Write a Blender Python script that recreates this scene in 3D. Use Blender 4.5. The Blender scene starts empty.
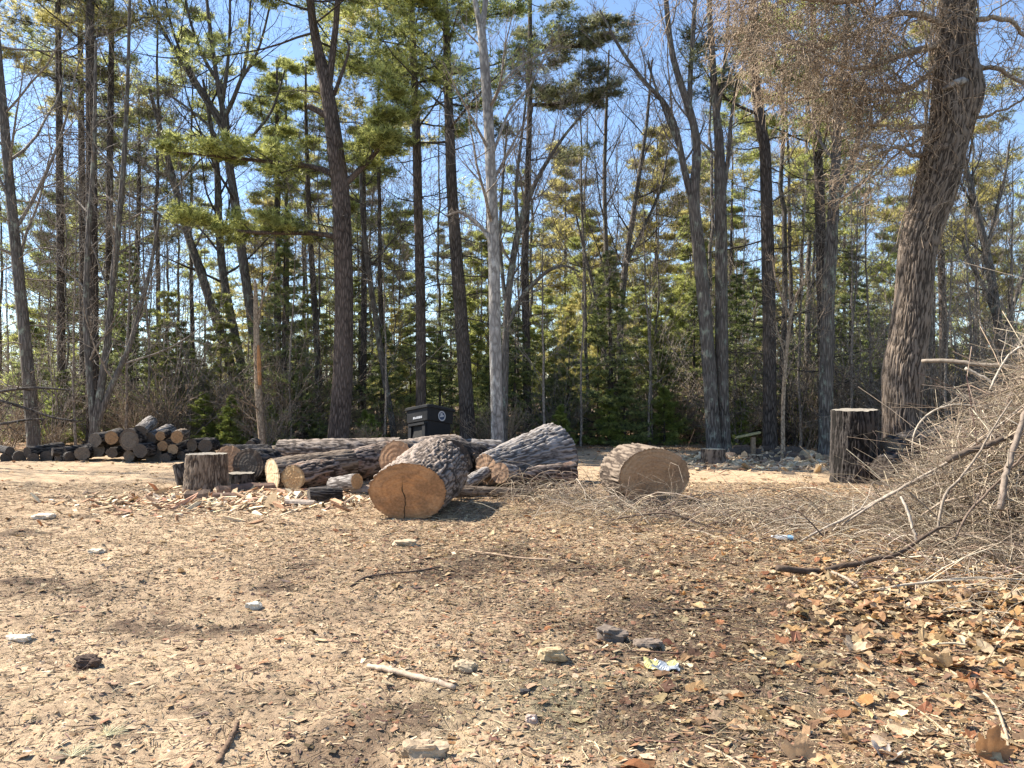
import bpy, math
import numpy as np
from mathutils import Vector, Matrix

# ------------------------------------------------------------------ basics
scene = bpy.context.scene
COL = scene.collection
F, HY, EH = 770.0, 400.0, 1.5            # focal length in pixels, horizon row, eye height

def W(px, py, Y):
    return np.array([(px - 512) / F * Y, Y, EH - (py - HY) / F * Y])

def GY(py):
    return EH * F / (py - HY)

# ------------------------------------------------------------------ noise
def _h(ix, iy, iz):
    n = (ix * 374761393 + iy * 668265263 + iz * 2147483647 // 7 * 0 + iz * 1274126177) & 0xFFFFFFFF
    n = ((n ^ (n >> 13)) * 1274126177) & 0xFFFFFFFF
    n = (n ^ (n >> 16)) & 0xFFFFFFFF
    return n.astype(np.float64) / 4294967295.0

def vnoise(p):
    p = np.asarray(p, dtype=np.float64)
    i = np.floor(p).astype(np.int64)
    f = p - i
    u = f * f * (3 - 2 * f)
    r = 0
    for dx in (0, 1):
        wx = u[..., 0] if dx else 1 - u[..., 0]
        for dy in (0, 1):
            wy = u[..., 1] if dy else 1 - u[..., 1]
            for dz in (0, 1):
                wz = u[..., 2] if dz else 1 - u[..., 2]
                r = r + wx * wy * wz * _h(i[..., 0] + dx, i[..., 1] + dy, i[..., 2] + dz)
    return r

def fbm(p, o=4):
    p = np.asarray(p, dtype=np.float64)
    a, s, t = 1.0, 0.0, 0.0
    for k in range(o):
        s = s + a * vnoise(p * (2.03 ** k) + 17.3 * k)
        t += a
        a *= 0.5
    return s / t

def n2(x, y, sc, o=4, z=0.0):
    x = np.asarray(x, dtype=np.float64); y = np.asarray(y, dtype=np.float64)
    return fbm(np.stack([x * sc, y * sc, np.full_like(x, z) + 3.7], -1), o)

def sstep(a, b, x):
    t = np.clip((x - a) / (b - a), 0, 1)
    return t * t * (3 - 2 * t)

# ------------------------------------------------------------------ ground height and zones
def ground_h(x, y):
    """broad shape of the yard, used to seat everything"""
    x = np.asarray(x, dtype=np.float64); y = np.asarray(y, dtype=np.float64)
    h = 0.10 * (n2(x, y, 0.22, 3) - 0.5) + 0.05 * (n2(x, y, 0.9, 3, 5.0) - 0.5)
    far = sstep(24, 60, y)
    return h * (1 - 0.5 * far)

def ground_fine(x, y):
    h = ground_h(x, y)
    k = np.clip(1.3 - y / 30.0, 0.15, 1)
    h = h + k * (0.055 * (n2(x, y, 3.2, 3, 9.0) - 0.5) + 0.035 * (n2(x, y, 9.0, 3, 2.0) - 0.5) + 0.026 * (n2(x, y, 26.0, 2, 1.0) - 0.5))
    return h

def gz(x, y):
    return float(ground_h(np.array([x]), np.array([y]))[0])

def blob(x, y, px, py, rx, ry):
    """soft patch centred on the ground point seen at px,py; radii in metres"""
    Y = GY(py); X = (px - 512) / F * Y
    return np.exp(-(((x - X) / rx) ** 2 + ((y - Y) / ry) ** 2))

def zones(x, y):
    """leafiness, dark damp soil, dull moss/dead grass, straw"""
    x = np.asarray(x, dtype=np.float64); y = np.asarray(y, dtype=np.float64)
    nz = n2(x, y, 0.55, 4, 21.0) - 0.5
    nz2 = n2(x, y, 1.6, 4, 33.0) - 0.5
    ang = x / np.maximum(y, 0.5)
    leaf = sstep(0.02, 0.34, ang + 0.35 * nz + 0.2 * nz2) * sstep(14.5, 10.5, y)
    leaf = np.maximum(leaf, 0.65 * blob(x, y, 560, 548, 2.6, 1.6))
    leaf = np.maximum(leaf, 0.9 * sstep(21.5, 24, y + 2 * nz))
    damp = 0.9 * blob(x, y, 650, 640, 0.9, 0.8) + 1.0 * blob(x, y, 800, 622, 1.25, 0.75) + 0.7 * blob(x, y, 590, 600, 1.1, 0.6) \
        + 0.8 * blob(x, y, 700, 745, 0.42, 0.26) + 0.5 * blob(x, y, 420, 560, 1.3, 0.5) + 0.55 * blob(x, y, 230, 700, 0.9, 0.3) \
        + 0.9 * blob(x, y, 860, 670, 0.7, 0.6) + 0.4 * blob(x, y, 460, 575, 1.3, 0.5) + 0.6 * blob(x, y, 700, 560, 1.2, 0.6) + 0.5 * blob(x, y, 300, 610, 1.6, 0.35) + 0.6 * blob(x, y, 60, 590, 1.4, 0.3)
    damp = np.clip(damp * (0.85 + 2.4 * nz2 + 0.6 * nz) + 0.75 * sstep(0.1, 0.22, nz2 + 0.3 * nz) * sstep(16, 12, y), 0, 1)
    moss = np.clip(blob(x, y, 580, 700, 0.75, 0.5) * (1 + 2 * nz2) + 0.6 * blob(x, y, 760, 690, 0.6, 0.3), 0, 1)
    straw = np.clip(blob(x, y, 640, 512, 2.8, 1.3) * (1 + 1.5 * nz2), 0, 1)
    return leaf, damp, moss, straw

# ------------------------------------------------------------------ mesh builder
class MB:
    def __init__(self):
        self.v, self.f, self.c, self.n = [], [], [], 0

    def add(self, v, faces, c=None):
        v = np.asarray(v, dtype=np.float32).reshape(-1, 3)
        if not isinstance(faces, (list, tuple)):
            faces = [faces]
        for f in faces:
            f = np.asarray(f, dtype=np.int32)
            if len(f):
                self.f.append(f + self.n)
        self.v.append(v)
        if c is None:
            c = np.full((len(v), 3), 0.5)
        c = np.asarray(c, dtype=np.float32)
        if c.ndim == 1:
            c = np.broadcast_to(c, (len(v), 3))
        self.c.append(c)
        self.n += len(v)
        return self

    def mesh(self, name, smooth=True):
        me = bpy.data.meshes.new(name)
        if not self.v:
            return me
        v = np.concatenate(self.v)
        me.vertices.add(len(v))
        me.vertices.foreach_set('co', v.ravel())
        loops = np.concatenate([f.ravel() for f in self.f])
        tot = np.concatenate([np.full(len(f), f.shape[1], np.int32) for f in self.f])
        st = np.concatenate([[0], np.cumsum(tot)[:-1]]).astype(np.int32)
        me.loops.add(len(loops)); me.loops.foreach_set('vertex_index', loops)
        me.polygons.add(len(tot))
        me.polygons.foreach_set('loop_start', st); me.polygons.foreach_set('loop_total', tot)
        me.polygons.foreach_set('use_smooth', np.full(len(tot), smooth))
        a = me.attributes.new('col', 'FLOAT_COLOR', 'POINT')
        c = np.concatenate(self.c)
        a.data.foreach_set('color', np.concatenate([c, np.ones((len(c), 1), np.float32)], 1).ravel())
        me.update(calc_edges=True)
        return me

def norm(a):
    return a / np.maximum(np.linalg.norm(a, axis=-1, keepdims=True), 1e-9)

def tubes(mb, P, R, S=3, c=None, cap=False):
    """P (N,K,3) polylines, R (N,K) radii, S sides; c (N,3) colours"""
    P = np.asarray(P, float); R = np.asarray(R, float)
    if P.ndim == 2:
        P, R = P[None], R[None]
    N, K = P.shape[:2]
    if N == 0:
        return
    T = norm(np.gradient(P, axis=1))
    mt = norm(P[:, -1] - P[:, 0])
    ref = np.where(np.abs(mt[:, 2:3]) > 0.75, np.array([[1.0, 0.05, 0]]), np.array([[0, 0.05, 1.0]]))[:, None, :]
    U = norm(np.cross(T, np.broadcast_to(ref, T.shape)))
    V = np.cross(T, U)
    a = np.arange(S) * 2 * math.pi / S
    ring = U[:, :, None] * np.cos(a)[None, None, :, None] + V[:, :, None] * np.sin(a)[None, None, :, None]
    vv = P[:, :, None] + ring * R[:, :, None, None]
    n = np.arange(N)[:, None, None] * K * S
    k = np.arange(K - 1)[None, :, None] * S
    s = np.arange(S)[None, None, :]
    s2 = (s + 1) % S
    q = np.stack(np.broadcast_arrays(n + k + s, n + k + s2, n + k + S + s2, n + k + S + s), -1).reshape(-1, 4)
    cc = None
    if c is not None:
        c = np.asarray(c, float)
        cc = np.repeat(c, K * S, axis=0) if c.ndim == 2 else c
    vv = vv.reshape(-1, 3)
    faces = [q]
    if cap:
        base = N * K * S
        caps = []
        cen = np.concatenate([P[:, 0], P[:, -1]])
        sr = np.arange(S)
        for i in range(N):
            o0 = i * K * S; o1 = o0 + (K - 1) * S
            caps.append(np.stack([np.full(S, base + i), o0 + (sr + 1) % S, o0 + sr], -1))
            caps.append(np.stack([np.full(S, base + N + i), o1 + sr, o1 + (sr + 1) % S], -1))
        vv = np.concatenate([vv, cen])
        if cc is not None and cc.ndim == 2:
            cc = np.concatenate([cc, c, c])
        faces.append(np.concatenate(caps))
    mb.add(vv, faces, cc)

def resample(pts, K, vals=None):
    """smooth resample of a control polyline by arc length (Catmull-Rom)"""
    pts = np.asarray(pts, float)
    d = np.concatenate([[0], np.cumsum(np.linalg.norm(np.diff(pts, axis=0), axis=1))])
    e = np.concatenate([[2 * pts[0] - pts[1]], pts, [2 * pts[-1] - pts[-2]]])
    s = np.linspace(0, d[-1], K)
    i = np.clip(np.searchsorted(d, s, side='right') - 1, 0, len(pts) - 2)
    t = ((s - d[i]) / np.maximum(d[i + 1] - d[i], 1e-9))[:, None]
    p0, p1, p2, p3 = e[i], e[i + 1], e[i + 2], e[i + 3]
    out = 0.5 * (2 * p1 + (p2 - p0) * t + (2 * p0 - 5 * p1 + 4 * p2 - p3) * t ** 2 + (3 * p1 - p0 - 3 * p2 + p3) * t ** 3)
    if vals is None:
        return out
    return out, np.interp(s, d, vals)

def grow(rng, P, R, n, t0, t1, lf, ang, up=0.0, K=5, rf=0.5, wig=0.12, flat=0.0, tip=0.25, L=None, jl=0.3, ja=0.2, power=1.0, shrink=0.6, rmax=None):
    """children of polylines P: n per parent between t0..t1; lf length factor of the parent's length (or L metres)"""
    N, Kp = P.shape[:2]
    idx = np.repeat(np.arange(N), n)
    M = len(idx)
    j = np.tile(np.arange(n), N)
    t = t0 + (t1 - t0) * ((j + rng.random(M)) / n) ** power
    x = np.clip(t * (Kp - 1), 0, Kp - 1 - 1e-6)
    i = x.astype(int); f = (x - i)[:, None]
    p0 = P[idx, i] * (1 - f) + P[idx, i + 1] * f
    r0 = (R[idx, i] * (1 - f[:, 0]) + R[idx, i + 1] * f[:, 0])
    T = norm(P[idx, i + 1] - P[idx, i])
    ref = np.where(np.abs(T[:, 2:3]) > 0.8, np.array([[1.0, 0, 0]]), np.array([[0, 0, 1.0]]))
    A = norm(np.cross(T, ref)); B = np.cross(T, A)
    ph = (j * 2.399963 + rng.random(N)[idx] * 6.283 + rng.normal(0, 0.35, M))[:, None]
    if flat > 0.5:
        ph = np.where(np.cos(ph) > 0, 0.0, math.pi) + rng.normal(0, 0.5 * (1 - flat) + 0.2, (M, 1))
    an = (ang + rng.normal(0, ja, M))[:, None]
    d = T * np.cos(an) + (A * np.cos(ph) + B * np.sin(ph)) * np.sin(an)
    d[:, 2] *= (1 - flat * 0.6)
    d = norm(d)
    if L is None:
        Lp = np.linalg.norm(np.diff(P, axis=1), axis=-1).sum(1)[idx]
        ln = Lp * lf * (1 - shrink * (t - t0) / max(1e-6, 1 - t0))
    else:
        ln = np.full(M, L) * (1 - shrink * (t - t0) / max(1e-6, 1 - t0))
    ln = ln * np.clip(1 + rng.normal(0, jl, M), 0.3, 1.9)
    ks = np.linspace(0, 1, K - 1)[None, :, None]
    w = np.cumsum(rng.normal(0, wig, (M, K - 1, 3)), axis=1)
    dk = norm(d[:, None, :] + np.array([0, 0, 1.0]) * up * ks + w)
    Q = np.concatenate([p0[:, None], p0[:, None] + np.cumsum(dk * (ln / (K - 1))[:, None, None], axis=1)], 1)
    rr = r0 * rf * (1 - 0.3 * rng.random(M))
    if rmax is not None:
        rr = np.minimum(rr, rmax)
    rad = rr[:, None] * np.linspace(1, tip, K)[None]
    return Q, rad

def needles(rng, mb, P, D, n, ln, wd, fwd=0.6, spread=0.9, up=0.25, c=None):
    """tufts of n blades at points P pointing along D"""
    M = len(P)
    if M == 0:
        return
    idx = np.repeat(np.arange(M), n)
    rd = norm(rng.normal(0, 1, (len(idx), 3)) * [1, 1, 0.7])
    d = norm(D[idx] * fwd + rd * spread + np.array([0, 0, up]))
    side = norm(np.cross(d, norm(rng.normal(0, 1, d.shape))))
    l = ln * (0.65 + 0.6 * rng.random(len(idx)))[:, None]
    b = P[idx] + rd * ln * 0.08
    v = np.stack([b - side * wd * 0.5, b + side * wd * 0.5, b + d * l * 0.6 + side * wd * 0.35, b + d * l, ], 1).reshape(-1, 3)
    k = np.arange(len(idx))[:, None] * 4
    mb.add(v, k + np.array([[0, 1, 2, 3]]), None if c is None else np.repeat(np.repeat(c, n, 0), 4, 0))

# ------------------------------------------------------------------ nodes
def new_mat(name):
    m = bpy.data.materials.new(name)
    m.use_nodes = True
    nt = m.node_tree
    b = nt.nodes['Principled BSDF']
    b.inputs['Roughness'].default_value = 0.9
    b.inputs['Specular IOR Level'].default_value = 0.2
    return m, nt, b

def node(nt, typ, ins=None, **kw):
    n = nt.nodes.new(typ)
    for k, v in kw.items():
        setattr(n, k, v)
    for k, v in (ins or {}).items():
        s = n.inputs[k]
        if hasattr(v, 'is_output') or isinstance(v, bpy.types.NodeSocket):
            nt.links.new(v, s)
        else:
            s.default_value = v
    return n

def ramp(nt, fac, stops):
    r = node(nt, 'ShaderNodeValToRGB', {'Fac': fac})
    e = r.color_ramp.elements
    while len(e) < len(stops):
        e.new(0.5)
    for el, (p, c) in zip(e, stops):
        el.position = p
        el.color = (c[0], c[1], c[2], 1) if hasattr(c, '__len__') else (c, c, c, 1)
    return r.outputs['Color']

def mix(nt, fac, a, b, mode='MIX'):
    m = node(nt, 'ShaderNodeMix', data_type='RGBA', blend_type=mode)
    for k, v in ((0, fac), (6, a), (7, b)):
        if isinstance(v, bpy.types.NodeSocket):
            nt.links.new(v, m.inputs[k])
        else:
            m.inputs[k].default_value = v if k == 0 else ((*v, 1) if len(v) == 3 else v)
    return m.outputs[2]

def objco(nt, scale=(1, 1, 1)):
    t = node(nt, 'ShaderNodeTexCoord')
    return node(nt, 'ShaderNodeMapping', {'Vector': t.outputs['Object'], 'Scale': scale}).outputs['Vector']

def noise(nt, vec, scale, detail=5, rough=0.6, dist=0.0):
    return node(nt, 'ShaderNodeTexNoise', {'Vector': vec, 'Scale': scale, 'Detail': detail, 'Roughness': rough, 'Distortion': dist}).outputs['Fac']

def bump(nt, bsdf, h, strength, dist=0.02):
    n = node(nt, 'ShaderNodeBump', {'Height': h, 'Strength': strength, 'Distance': dist})
    nt.links.new(n.outputs['Normal'], bsdf.inputs['Normal'])

def mat_bark(name, dark, mid, light, sc=9.0, zs=0.13, bs=1.0, lichen=0.0, lichc=(0.3, 0.33, 0.26)):
    m, nt, b = new_mat(name)
    v = objco(nt, (1, 1, zs))
    n1 = noise(nt, v, sc, 6, 0.65, 0.6)
    vo = node(nt, 'ShaderNodeTexVoronoi', {'Vector': v, 'Scale': sc * 1.3}, feature='DISTANCE_TO_EDGE').outputs['Distance']
    vr = ramp(nt, vo, [(0.0, 0.0), (0.28, 1.0)])
    h = mix(nt, 0.55, n1, vr)
    c = ramp(nt, h, [(0.22, dark), (0.5, mid), (0.85, light)])
    big = noise(nt, objco(nt), 1.1, 4)
    c = mix(nt, ramp(nt, big, [(0.35, 0.0), (0.7, 0.5)]), c, light)
    if lichen > 0:
        ln = noise(nt, objco(nt, (1, 1, 0.6)), 5.5, 5, 0.7)
        c = mix(nt, ramp(nt, ln, [(0.6 - 0.15 * lichen, 0.0), (0.68, 0.8)]), c, lichc)
    nt.links.new(c, b.inputs['Base Color'])
    bump(nt, b, h, bs, 0.03)
    return m

def mat_attr_bark(name, furrow, ridge, pale, sc=14.0, red=None):
    """log bark: colour follows the modelled relief stored in 'col'"""
    m, nt, b = new_mat(name)
    a = node(nt, 'ShaderNodeAttribute', attribute_name='col')
    s = node(nt, 'ShaderNodeSeparateColor', {'Color': a.outputs['Color']})
    n1 = noise(nt, objco(nt, (1, 1, 0.3)), sc, 6, 0.7)
    hh = node(nt, 'ShaderNodeMath', {0: s.outputs['Red'], 1: n1}, operation='MULTIPLY_ADD')
    hh.inputs[2].default_value = 0.0
    ad = node(nt, 'ShaderNodeMath', {0: s.outputs['Red'], 1: hh.outputs[0]}, operation='ADD').outputs[0]
    c = ramp(nt, ad, [(0.18, furrow), (0.6, ridge), (1.15, pale)])
    if red:
        rn = noise(nt, objco(nt), 3.2, 4)
        c = mix(nt, ramp(nt, rn, [(0.55, 0.0), (0.62, 0.75)]), c, red)
    nt.links.new(c, b.inputs['Base Color'])
    bump(nt, b, mix(nt, 0.5, n1, noise(nt, objco(nt, (1, 1, 0.5)), sc * 4, 3)), 0.8, 0.02)
    return m

def mat_cut(name, core, sap, blot, R=0.4, rings=36.0, blo=0.55, crack=None, edge=(0.075, 0.045, 0.028), asp=1.0):
    """sawn end grain: rings, blotchy stains, radial checks"""
    m, nt, b = new_mat(name)
    t = node(nt, 'ShaderNodeTexCoord').outputs['Object']
    fl = node(nt, 'ShaderNodeVectorMath', {0: t, 1: (1, asp, 0)}, operation='MULTIPLY').outputs['Vector']
    wob = node(nt, 'ShaderNodeTexNoise', {'Vector': fl, 'Scale': 3.0 / R * 0.4, 'Detail': 3}).outputs['Color']
    of = node(nt, 'ShaderNodeVectorMath', {0: wob, 1: (0.5, 0.5, 0.5)}, operation='SUBTRACT').outputs['Vector']
    of = node(nt, 'ShaderNodeVectorMath', {0: of, 'Scale': 0.3 * R}, operation='SCALE').outputs['Vector']
    p = node(nt, 'ShaderNodeVectorMath', {0: fl, 1: of}, operation='ADD').outputs['Vector']
    ln = node(nt, 'ShaderNodeVectorMath', {0: p}, operation='LENGTH').outputs['Value']
    rr = node(nt, 'ShaderNodeMath', {0: ln, 1: 1.0 / R}, operation='MULTIPLY').outputs[0]
    sn = node(nt, 'ShaderNodeMath', {0: node(nt, 'ShaderNodeMath', {0: rr, 1: rings}, operation='MULTIPLY').outputs[0]}, operation='SINE').outputs[0]
    c = ramp(nt, rr, [(0.0, core), (0.62, core), (0.78, sap), (0.93, sap), (1.0, edge)])
    c = mix(nt, ramp(nt, sn, [(0.2, 0.0), (1.0, 0.28)]), c, tuple(x * 0.55 for x in core))
    bn = noise(nt, fl, 1.15 / R, 5, 0.6, 0.6)
    c = mix(nt, ramp(nt, bn, [(blo, 0.0), (blo + 0.1, 0.85)]), c, blot)
    b2 = noise(nt, fl, 3.4 / R, 4, 0.7, 0.3)
    c = mix(nt, ramp(nt, b2, [(0.5, 0.0), (0.68, 0.6)]), c, blot)
    saw = noise(nt, node(nt, 'ShaderNodeVectorMath', {0: fl, 1: (4.0, 70.0, 0)}, operation='MULTIPLY').outputs['Vector'], 1.0, 2)
    c = mix(nt, ramp(nt, saw, [(0.45, 0.0), (0.75, 0.35)]), c, tuple(x * 0.45 for x in core))
    fine = noise(nt, fl, 30, 4, 0.7)
    c = mix(nt, 0.45, c, ramp(nt, fine, [(0.3, tuple(x * 0.5 for x in core)), (0.7, tuple(min(1, x * 1.35) for x in sap))]))
    if crack:
        # one long drying check running across the face at x = crack
        sx = node(nt, 'ShaderNodeSeparateXYZ', {'Vector': p})
        d = node(nt, 'ShaderNodeMath', {0: sx.outputs[0], 1: crack}, operation='SUBTRACT').outputs[0]
        ab = node(nt, 'ShaderNodeMath', {0: d}, operation='ABSOLUTE').outputs[0]
        msk = ramp(nt, node(nt, 'ShaderNodeMath', {0: sx.outputs[1], 1: 0.5}, operation='ADD').outputs[0], [(0.55, 1.0), (0.72, 0.0)])
        ck = mix(nt, 1.0, ramp(nt, ab, [(0.004, 1.0), (0.010, 0.0)]), msk, 'MULTIPLY')
        c = mix(nt, ck, c, (0.03, 0.017, 0.01))
    nt.links.new(c, b.inputs['Base Color'])
    bump(nt, b, mix(nt, 0.5, fine, sn), 0.35, 0.01)
    return m

def mat_foliage(name, a, c2, tr=0.35):
    m = bpy.data.materials.new(name); m.use_nodes = True
    nt = m.node_tree; nt.nodes.clear()
    out = node(nt, 'ShaderNodeOutputMaterial')
    n = noise(nt, objco(nt), 0.8, 3)
    at = node(nt, 'ShaderNodeAttribute', attribute_name='col')
    s = node(nt, 'ShaderNodeSeparateColor', {'Color': at.outputs['Color']})
    k = mix(nt, 0.7, n, s.outputs['Red'])
    c = ramp(nt, k, [(0.25, a), (0.7, c2)])
    d = node(nt, 'ShaderNodeBsdfPrincipled', {'Base Color': c, 'Roughness': 0.42, 'Specular IOR Level': 0.6})
    t = node(nt, 'ShaderNodeBsdfTranslucent', {'Color': c})
    x = node(nt, 'ShaderNodeMixShader', {0: tr, 1: d.outputs[0], 2: t.outputs[0]})
    nt.links.new(x.outputs[0], out.inputs['Surface'])
    return m

def mat_col(name, rough=0.85, var=0.25, sc=40.0, tr=0.0, gain=1.0):
    """own colour from the 'col' attribute, broken up with a little grain"""
    m, nt, b = new_mat(name)
    a = node(nt, 'ShaderNodeAttribute', attribute_name='col')
    n = noise(nt, objco(nt), sc, 4, 0.7)
    c = mix(nt, 1.0, a.outputs['Color'], ramp(nt, n, [(0.3, 1 - var), (0.7, 1.0)]), 'MULTIPLY')
    nt.links.new(c, b.inputs['Base Color'])
    b.inputs['Roughness'].default_value = rough
    bump(nt, b, n, 0.6, 0.01)
    if tr:
        out = [x for x in nt.nodes if x.type == 'OUTPUT_MATERIAL'][0]
        t = node(nt, 'ShaderNodeBsdfTranslucent', {'Color': c})
        x = node(nt, 'ShaderNodeMixShader', {0: tr, 1: b.outputs[0], 2: t.outputs[0]})
        nt.links.new(x.outputs[0], out.inputs['Surface'])
    return m

def mat_plain(name, c, rough=0.6, sc=20.0, var=0.15):
    m, nt, b = new_mat(name)
    n = noise(nt, objco(nt), sc, 4, 0.6)
    nt.links.new(ramp(nt, n, [(0.3, tuple(x * (1 - var) for x in c)), (0.7, c)]), b.inputs['Base Color'])
    b.inputs['Roughness'].default_value = rough
    return m

def mat_ground():
    m, nt, b = new_mat('yard_soil')
    a = node(nt, 'ShaderNodeAttribute', attribute_name='col')
    s = node(nt, 'ShaderNodeSeparateColor', {'Color': a.outputs['Color']})
    v = objco(nt)
    big = noise(nt, v, 0.7, 5, 0.6)
    med = noise(nt, v, 5.0, 6, 0.65)
    fine = noise(nt, v, 45.0, 5, 0.75)
    grit = noise(nt, v, 160.0, 3, 0.7)
    sand = ramp(nt, big, [(0.3, (0.4, 0.285, 0.178)), (0.7, (0.51, 0.38, 0.243))])
    c = mix(nt, ramp(nt, med, [(0.45, 0.0), (0.68, 0.75)]), sand, (0.2, 0.135, 0.085))
    lf = mix(nt, ramp(nt, med, [(0.35, 0.0), (0.65, 1.0)]), (0.11, 0.065, 0.038), (0.29, 0.185, 0.105))
    c = mix(nt, s.outputs['Red'], c, lf)
    c = mix(nt, s.outputs['Blue'], c, mix(nt, fine, (0.1, 0.09, 0.055), (0.3, 0.26, 0.16)))
    dm = mix(nt, fine, (0.04, 0.026, 0.018), (0.14, 0.09, 0.06))
    c = mix(nt, s.outputs['Green'], c, dm)
    c = mix(nt, ramp(nt, fine, [(0.5, 0.0), (0.68, 0.65)]), c, (0.1, 0.065, 0.042))
    c = mix(nt, ramp(nt, grit, [(0.56, 0.0), (0.68, 0.55)]), c, (0.55, 0.44, 0.3))
    c = mix(nt, ramp(nt, grit, [(0.3, 0.6), (0.42, 0.0)]), c, (0.07, 0.045, 0.03))
    nt.links.new(c, b.inputs['Base Color'])
    b.inputs['Roughness'].default_value = 1.0
    bump(nt, b, mix(nt, 0.45, fine, grit), 0.9, 0.02)
    return m

M = {}
M['ground'] = mat_ground()
M['pine_bark'] = mat_bark('pine_bark', (0.026, 0.02, 0.016), (0.088, 0.068, 0.057), (0.19, 0.15, 0.127), 14, 0.2, 1.0)
M['pine_bark_dark'] = mat_bark('dark_pine_bark', (0.02, 0.016, 0.013), (0.064, 0.051, 0.044), (0.15, 0.124, 0.108), 14, 0.2, 1.0)
M['red_bark'] = mat_bark('reddish_pine_bark', (0.023, 0.017, 0.014), (0.078, 0.058, 0.049), (0.16, 0.123, 0.105), 14, 0.2, 1.0)
M['grey_bark'] = mat_bark('grey_bark', (0.035, 0.029, 0.025), (0.095, 0.08, 0.069), (0.19, 0.165, 0.145), 14, 0.14, 0.8, 0.4)
M['pale_bark'] = mat_bark('pale_smooth_bark', (0.1, 0.09, 0.082), (0.2, 0.185, 0.172), (0.31, 0.29, 0.27), 9, 0.35, 0.35, 0.5, (0.48, 0.47, 0.44))
M['oak_bark'] = mat_attr_bark('oak_bark', (0.05, 0.038, 0.029), (0.125, 0.096, 0.074), (0.2, 0.157, 0.122), 26)
M['twig'] = mat_bark('twig_bark', (0.075, 0.06, 0.05), (0.19, 0.157, 0.13), (0.33, 0.285, 0.24), 12, 0.5, 0.3)
M['twig_dark'] = mat_bark('dark_twig_bark', (0.022, 0.018, 0.015), (0.06, 0.05, 0.042), (0.12, 0.1, 0.088), 12, 0.5, 0.3)
M['twig_brown'] = mat_bark('brown_twig_bark', (0.11, 0.08, 0.055), (0.27, 0.2, 0.14), (0.42, 0.33, 0.24), 12, 0.5, 0.3)
M['pine_leaf'] = mat_foliage('pine_needles', (0.12, 0.14, 0.035), (0.62, 0.64, 0.22), 0.58)
M['pine_leaf_yellow'] = mat_foliage('yellowish_pine_needles', (0.2, 0.19, 0.05), (0.7, 0.62, 0.24), 0.58)
M['pine_leaf_dark'] = mat_foliage('dark_pine_needles', (0.05, 0.06, 0.028), (0.34, 0.34, 0.16), 0.5)
M['fir_leaf'] = mat_foliage('fir_needles', (0.05, 0.075, 0.03), (0.44, 0.48, 0.18), 0.52)
M['fir_leaf_bright'] = mat_foliage('bright_fir_needles', (0.12, 0.17, 0.04), (0.42, 0.46, 0.12), 0.5)
M['log_grey'] = mat_attr_bark('grey_log_bark', (0.055, 0.042, 0.034), (0.165, 0.13, 0.104), (0.28, 0.227, 0.187))
M['log_silver'] = mat_attr_bark('silver_log_bark', (0.075, 0.063, 0.056), (0.17, 0.15, 0.134), (0.29, 0.262, 0.24))
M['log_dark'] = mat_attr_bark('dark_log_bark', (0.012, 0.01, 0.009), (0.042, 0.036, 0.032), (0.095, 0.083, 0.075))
M['log_dark_shaded'] = mat_attr_bark('shaded_stump_bark', (0.008, 0.007, 0.006), (0.028, 0.024, 0.022), (0.065, 0.056, 0.05))  # dark log bark lowered further, the tall stump's shade put into its colour
M['log_brown'] = mat_attr_bark('brown_log_bark', (0.05, 0.036, 0.027), (0.14, 0.107, 0.08), (0.215, 0.168, 0.127))
M['log_red'] = mat_attr_bark('patchy_log_bark', (0.035, 0.025, 0.02), (0.13, 0.1, 0.08), (0.27, 0.21, 0.17), red=(0.26, 0.16, 0.11))
M['litter'] = mat_col('litter', 0.8, 0.35, 30.0)
M['leaf'] = mat_col('dead_leaf', 0.7, 0.3, 25.0, 0.25)
M['stick'] = mat_col('stick_bark', 0.9, 0.55, 18.0)

# ------------------------------------------------------------------ objects
def tag(o, label=None, cat=None, group=None, kind=None):
    if label: o['label'] = label
    if cat: o['category'] = cat
    if group: o['group'] = group
    if kind: o['kind'] = kind
    return o

def thing(name, label, cat, loc=(0, 0, 0), group=None, rot=None):
    o = bpy.data.objects.new(name, None)
    o.empty_display_size = 0.3
    COL.objects.link(o)
    o.location = loc
    if rot is not None:
        o.rotation_mode = 'QUATERNION'; o.rotation_quaternion = rot
    return tag(o, label, cat, group)

def part(name, mb, m, parent=None, smooth=True, loc=(0, 0, 0)):
    me = mb.mesh(name, smooth) if isinstance(mb, MB) else mb
    if not me.materials:
        me.materials.append(m)
    o = bpy.data.objects.new(name, me)
    COL.objects.link(o)
    o.parent = parent
    o.location = loc
    return o

def copy_thing(root, loc, rz, sc, label, group=None):
    r = root.copy(); COL.objects.link(r)
    r.location = loc; r.rotation_euler = (0, 0, rz); r.scale = (sc, sc, sc)
    r['label'] = label
    if group: r['group'] = group
    for ch in list(root.children):
        c = ch.copy(); COL.objects.link(c); c.parent = r
        for g in list(ch.children):
            d = g.copy(); COL.objects.link(d); d.parent = c
    return r

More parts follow.
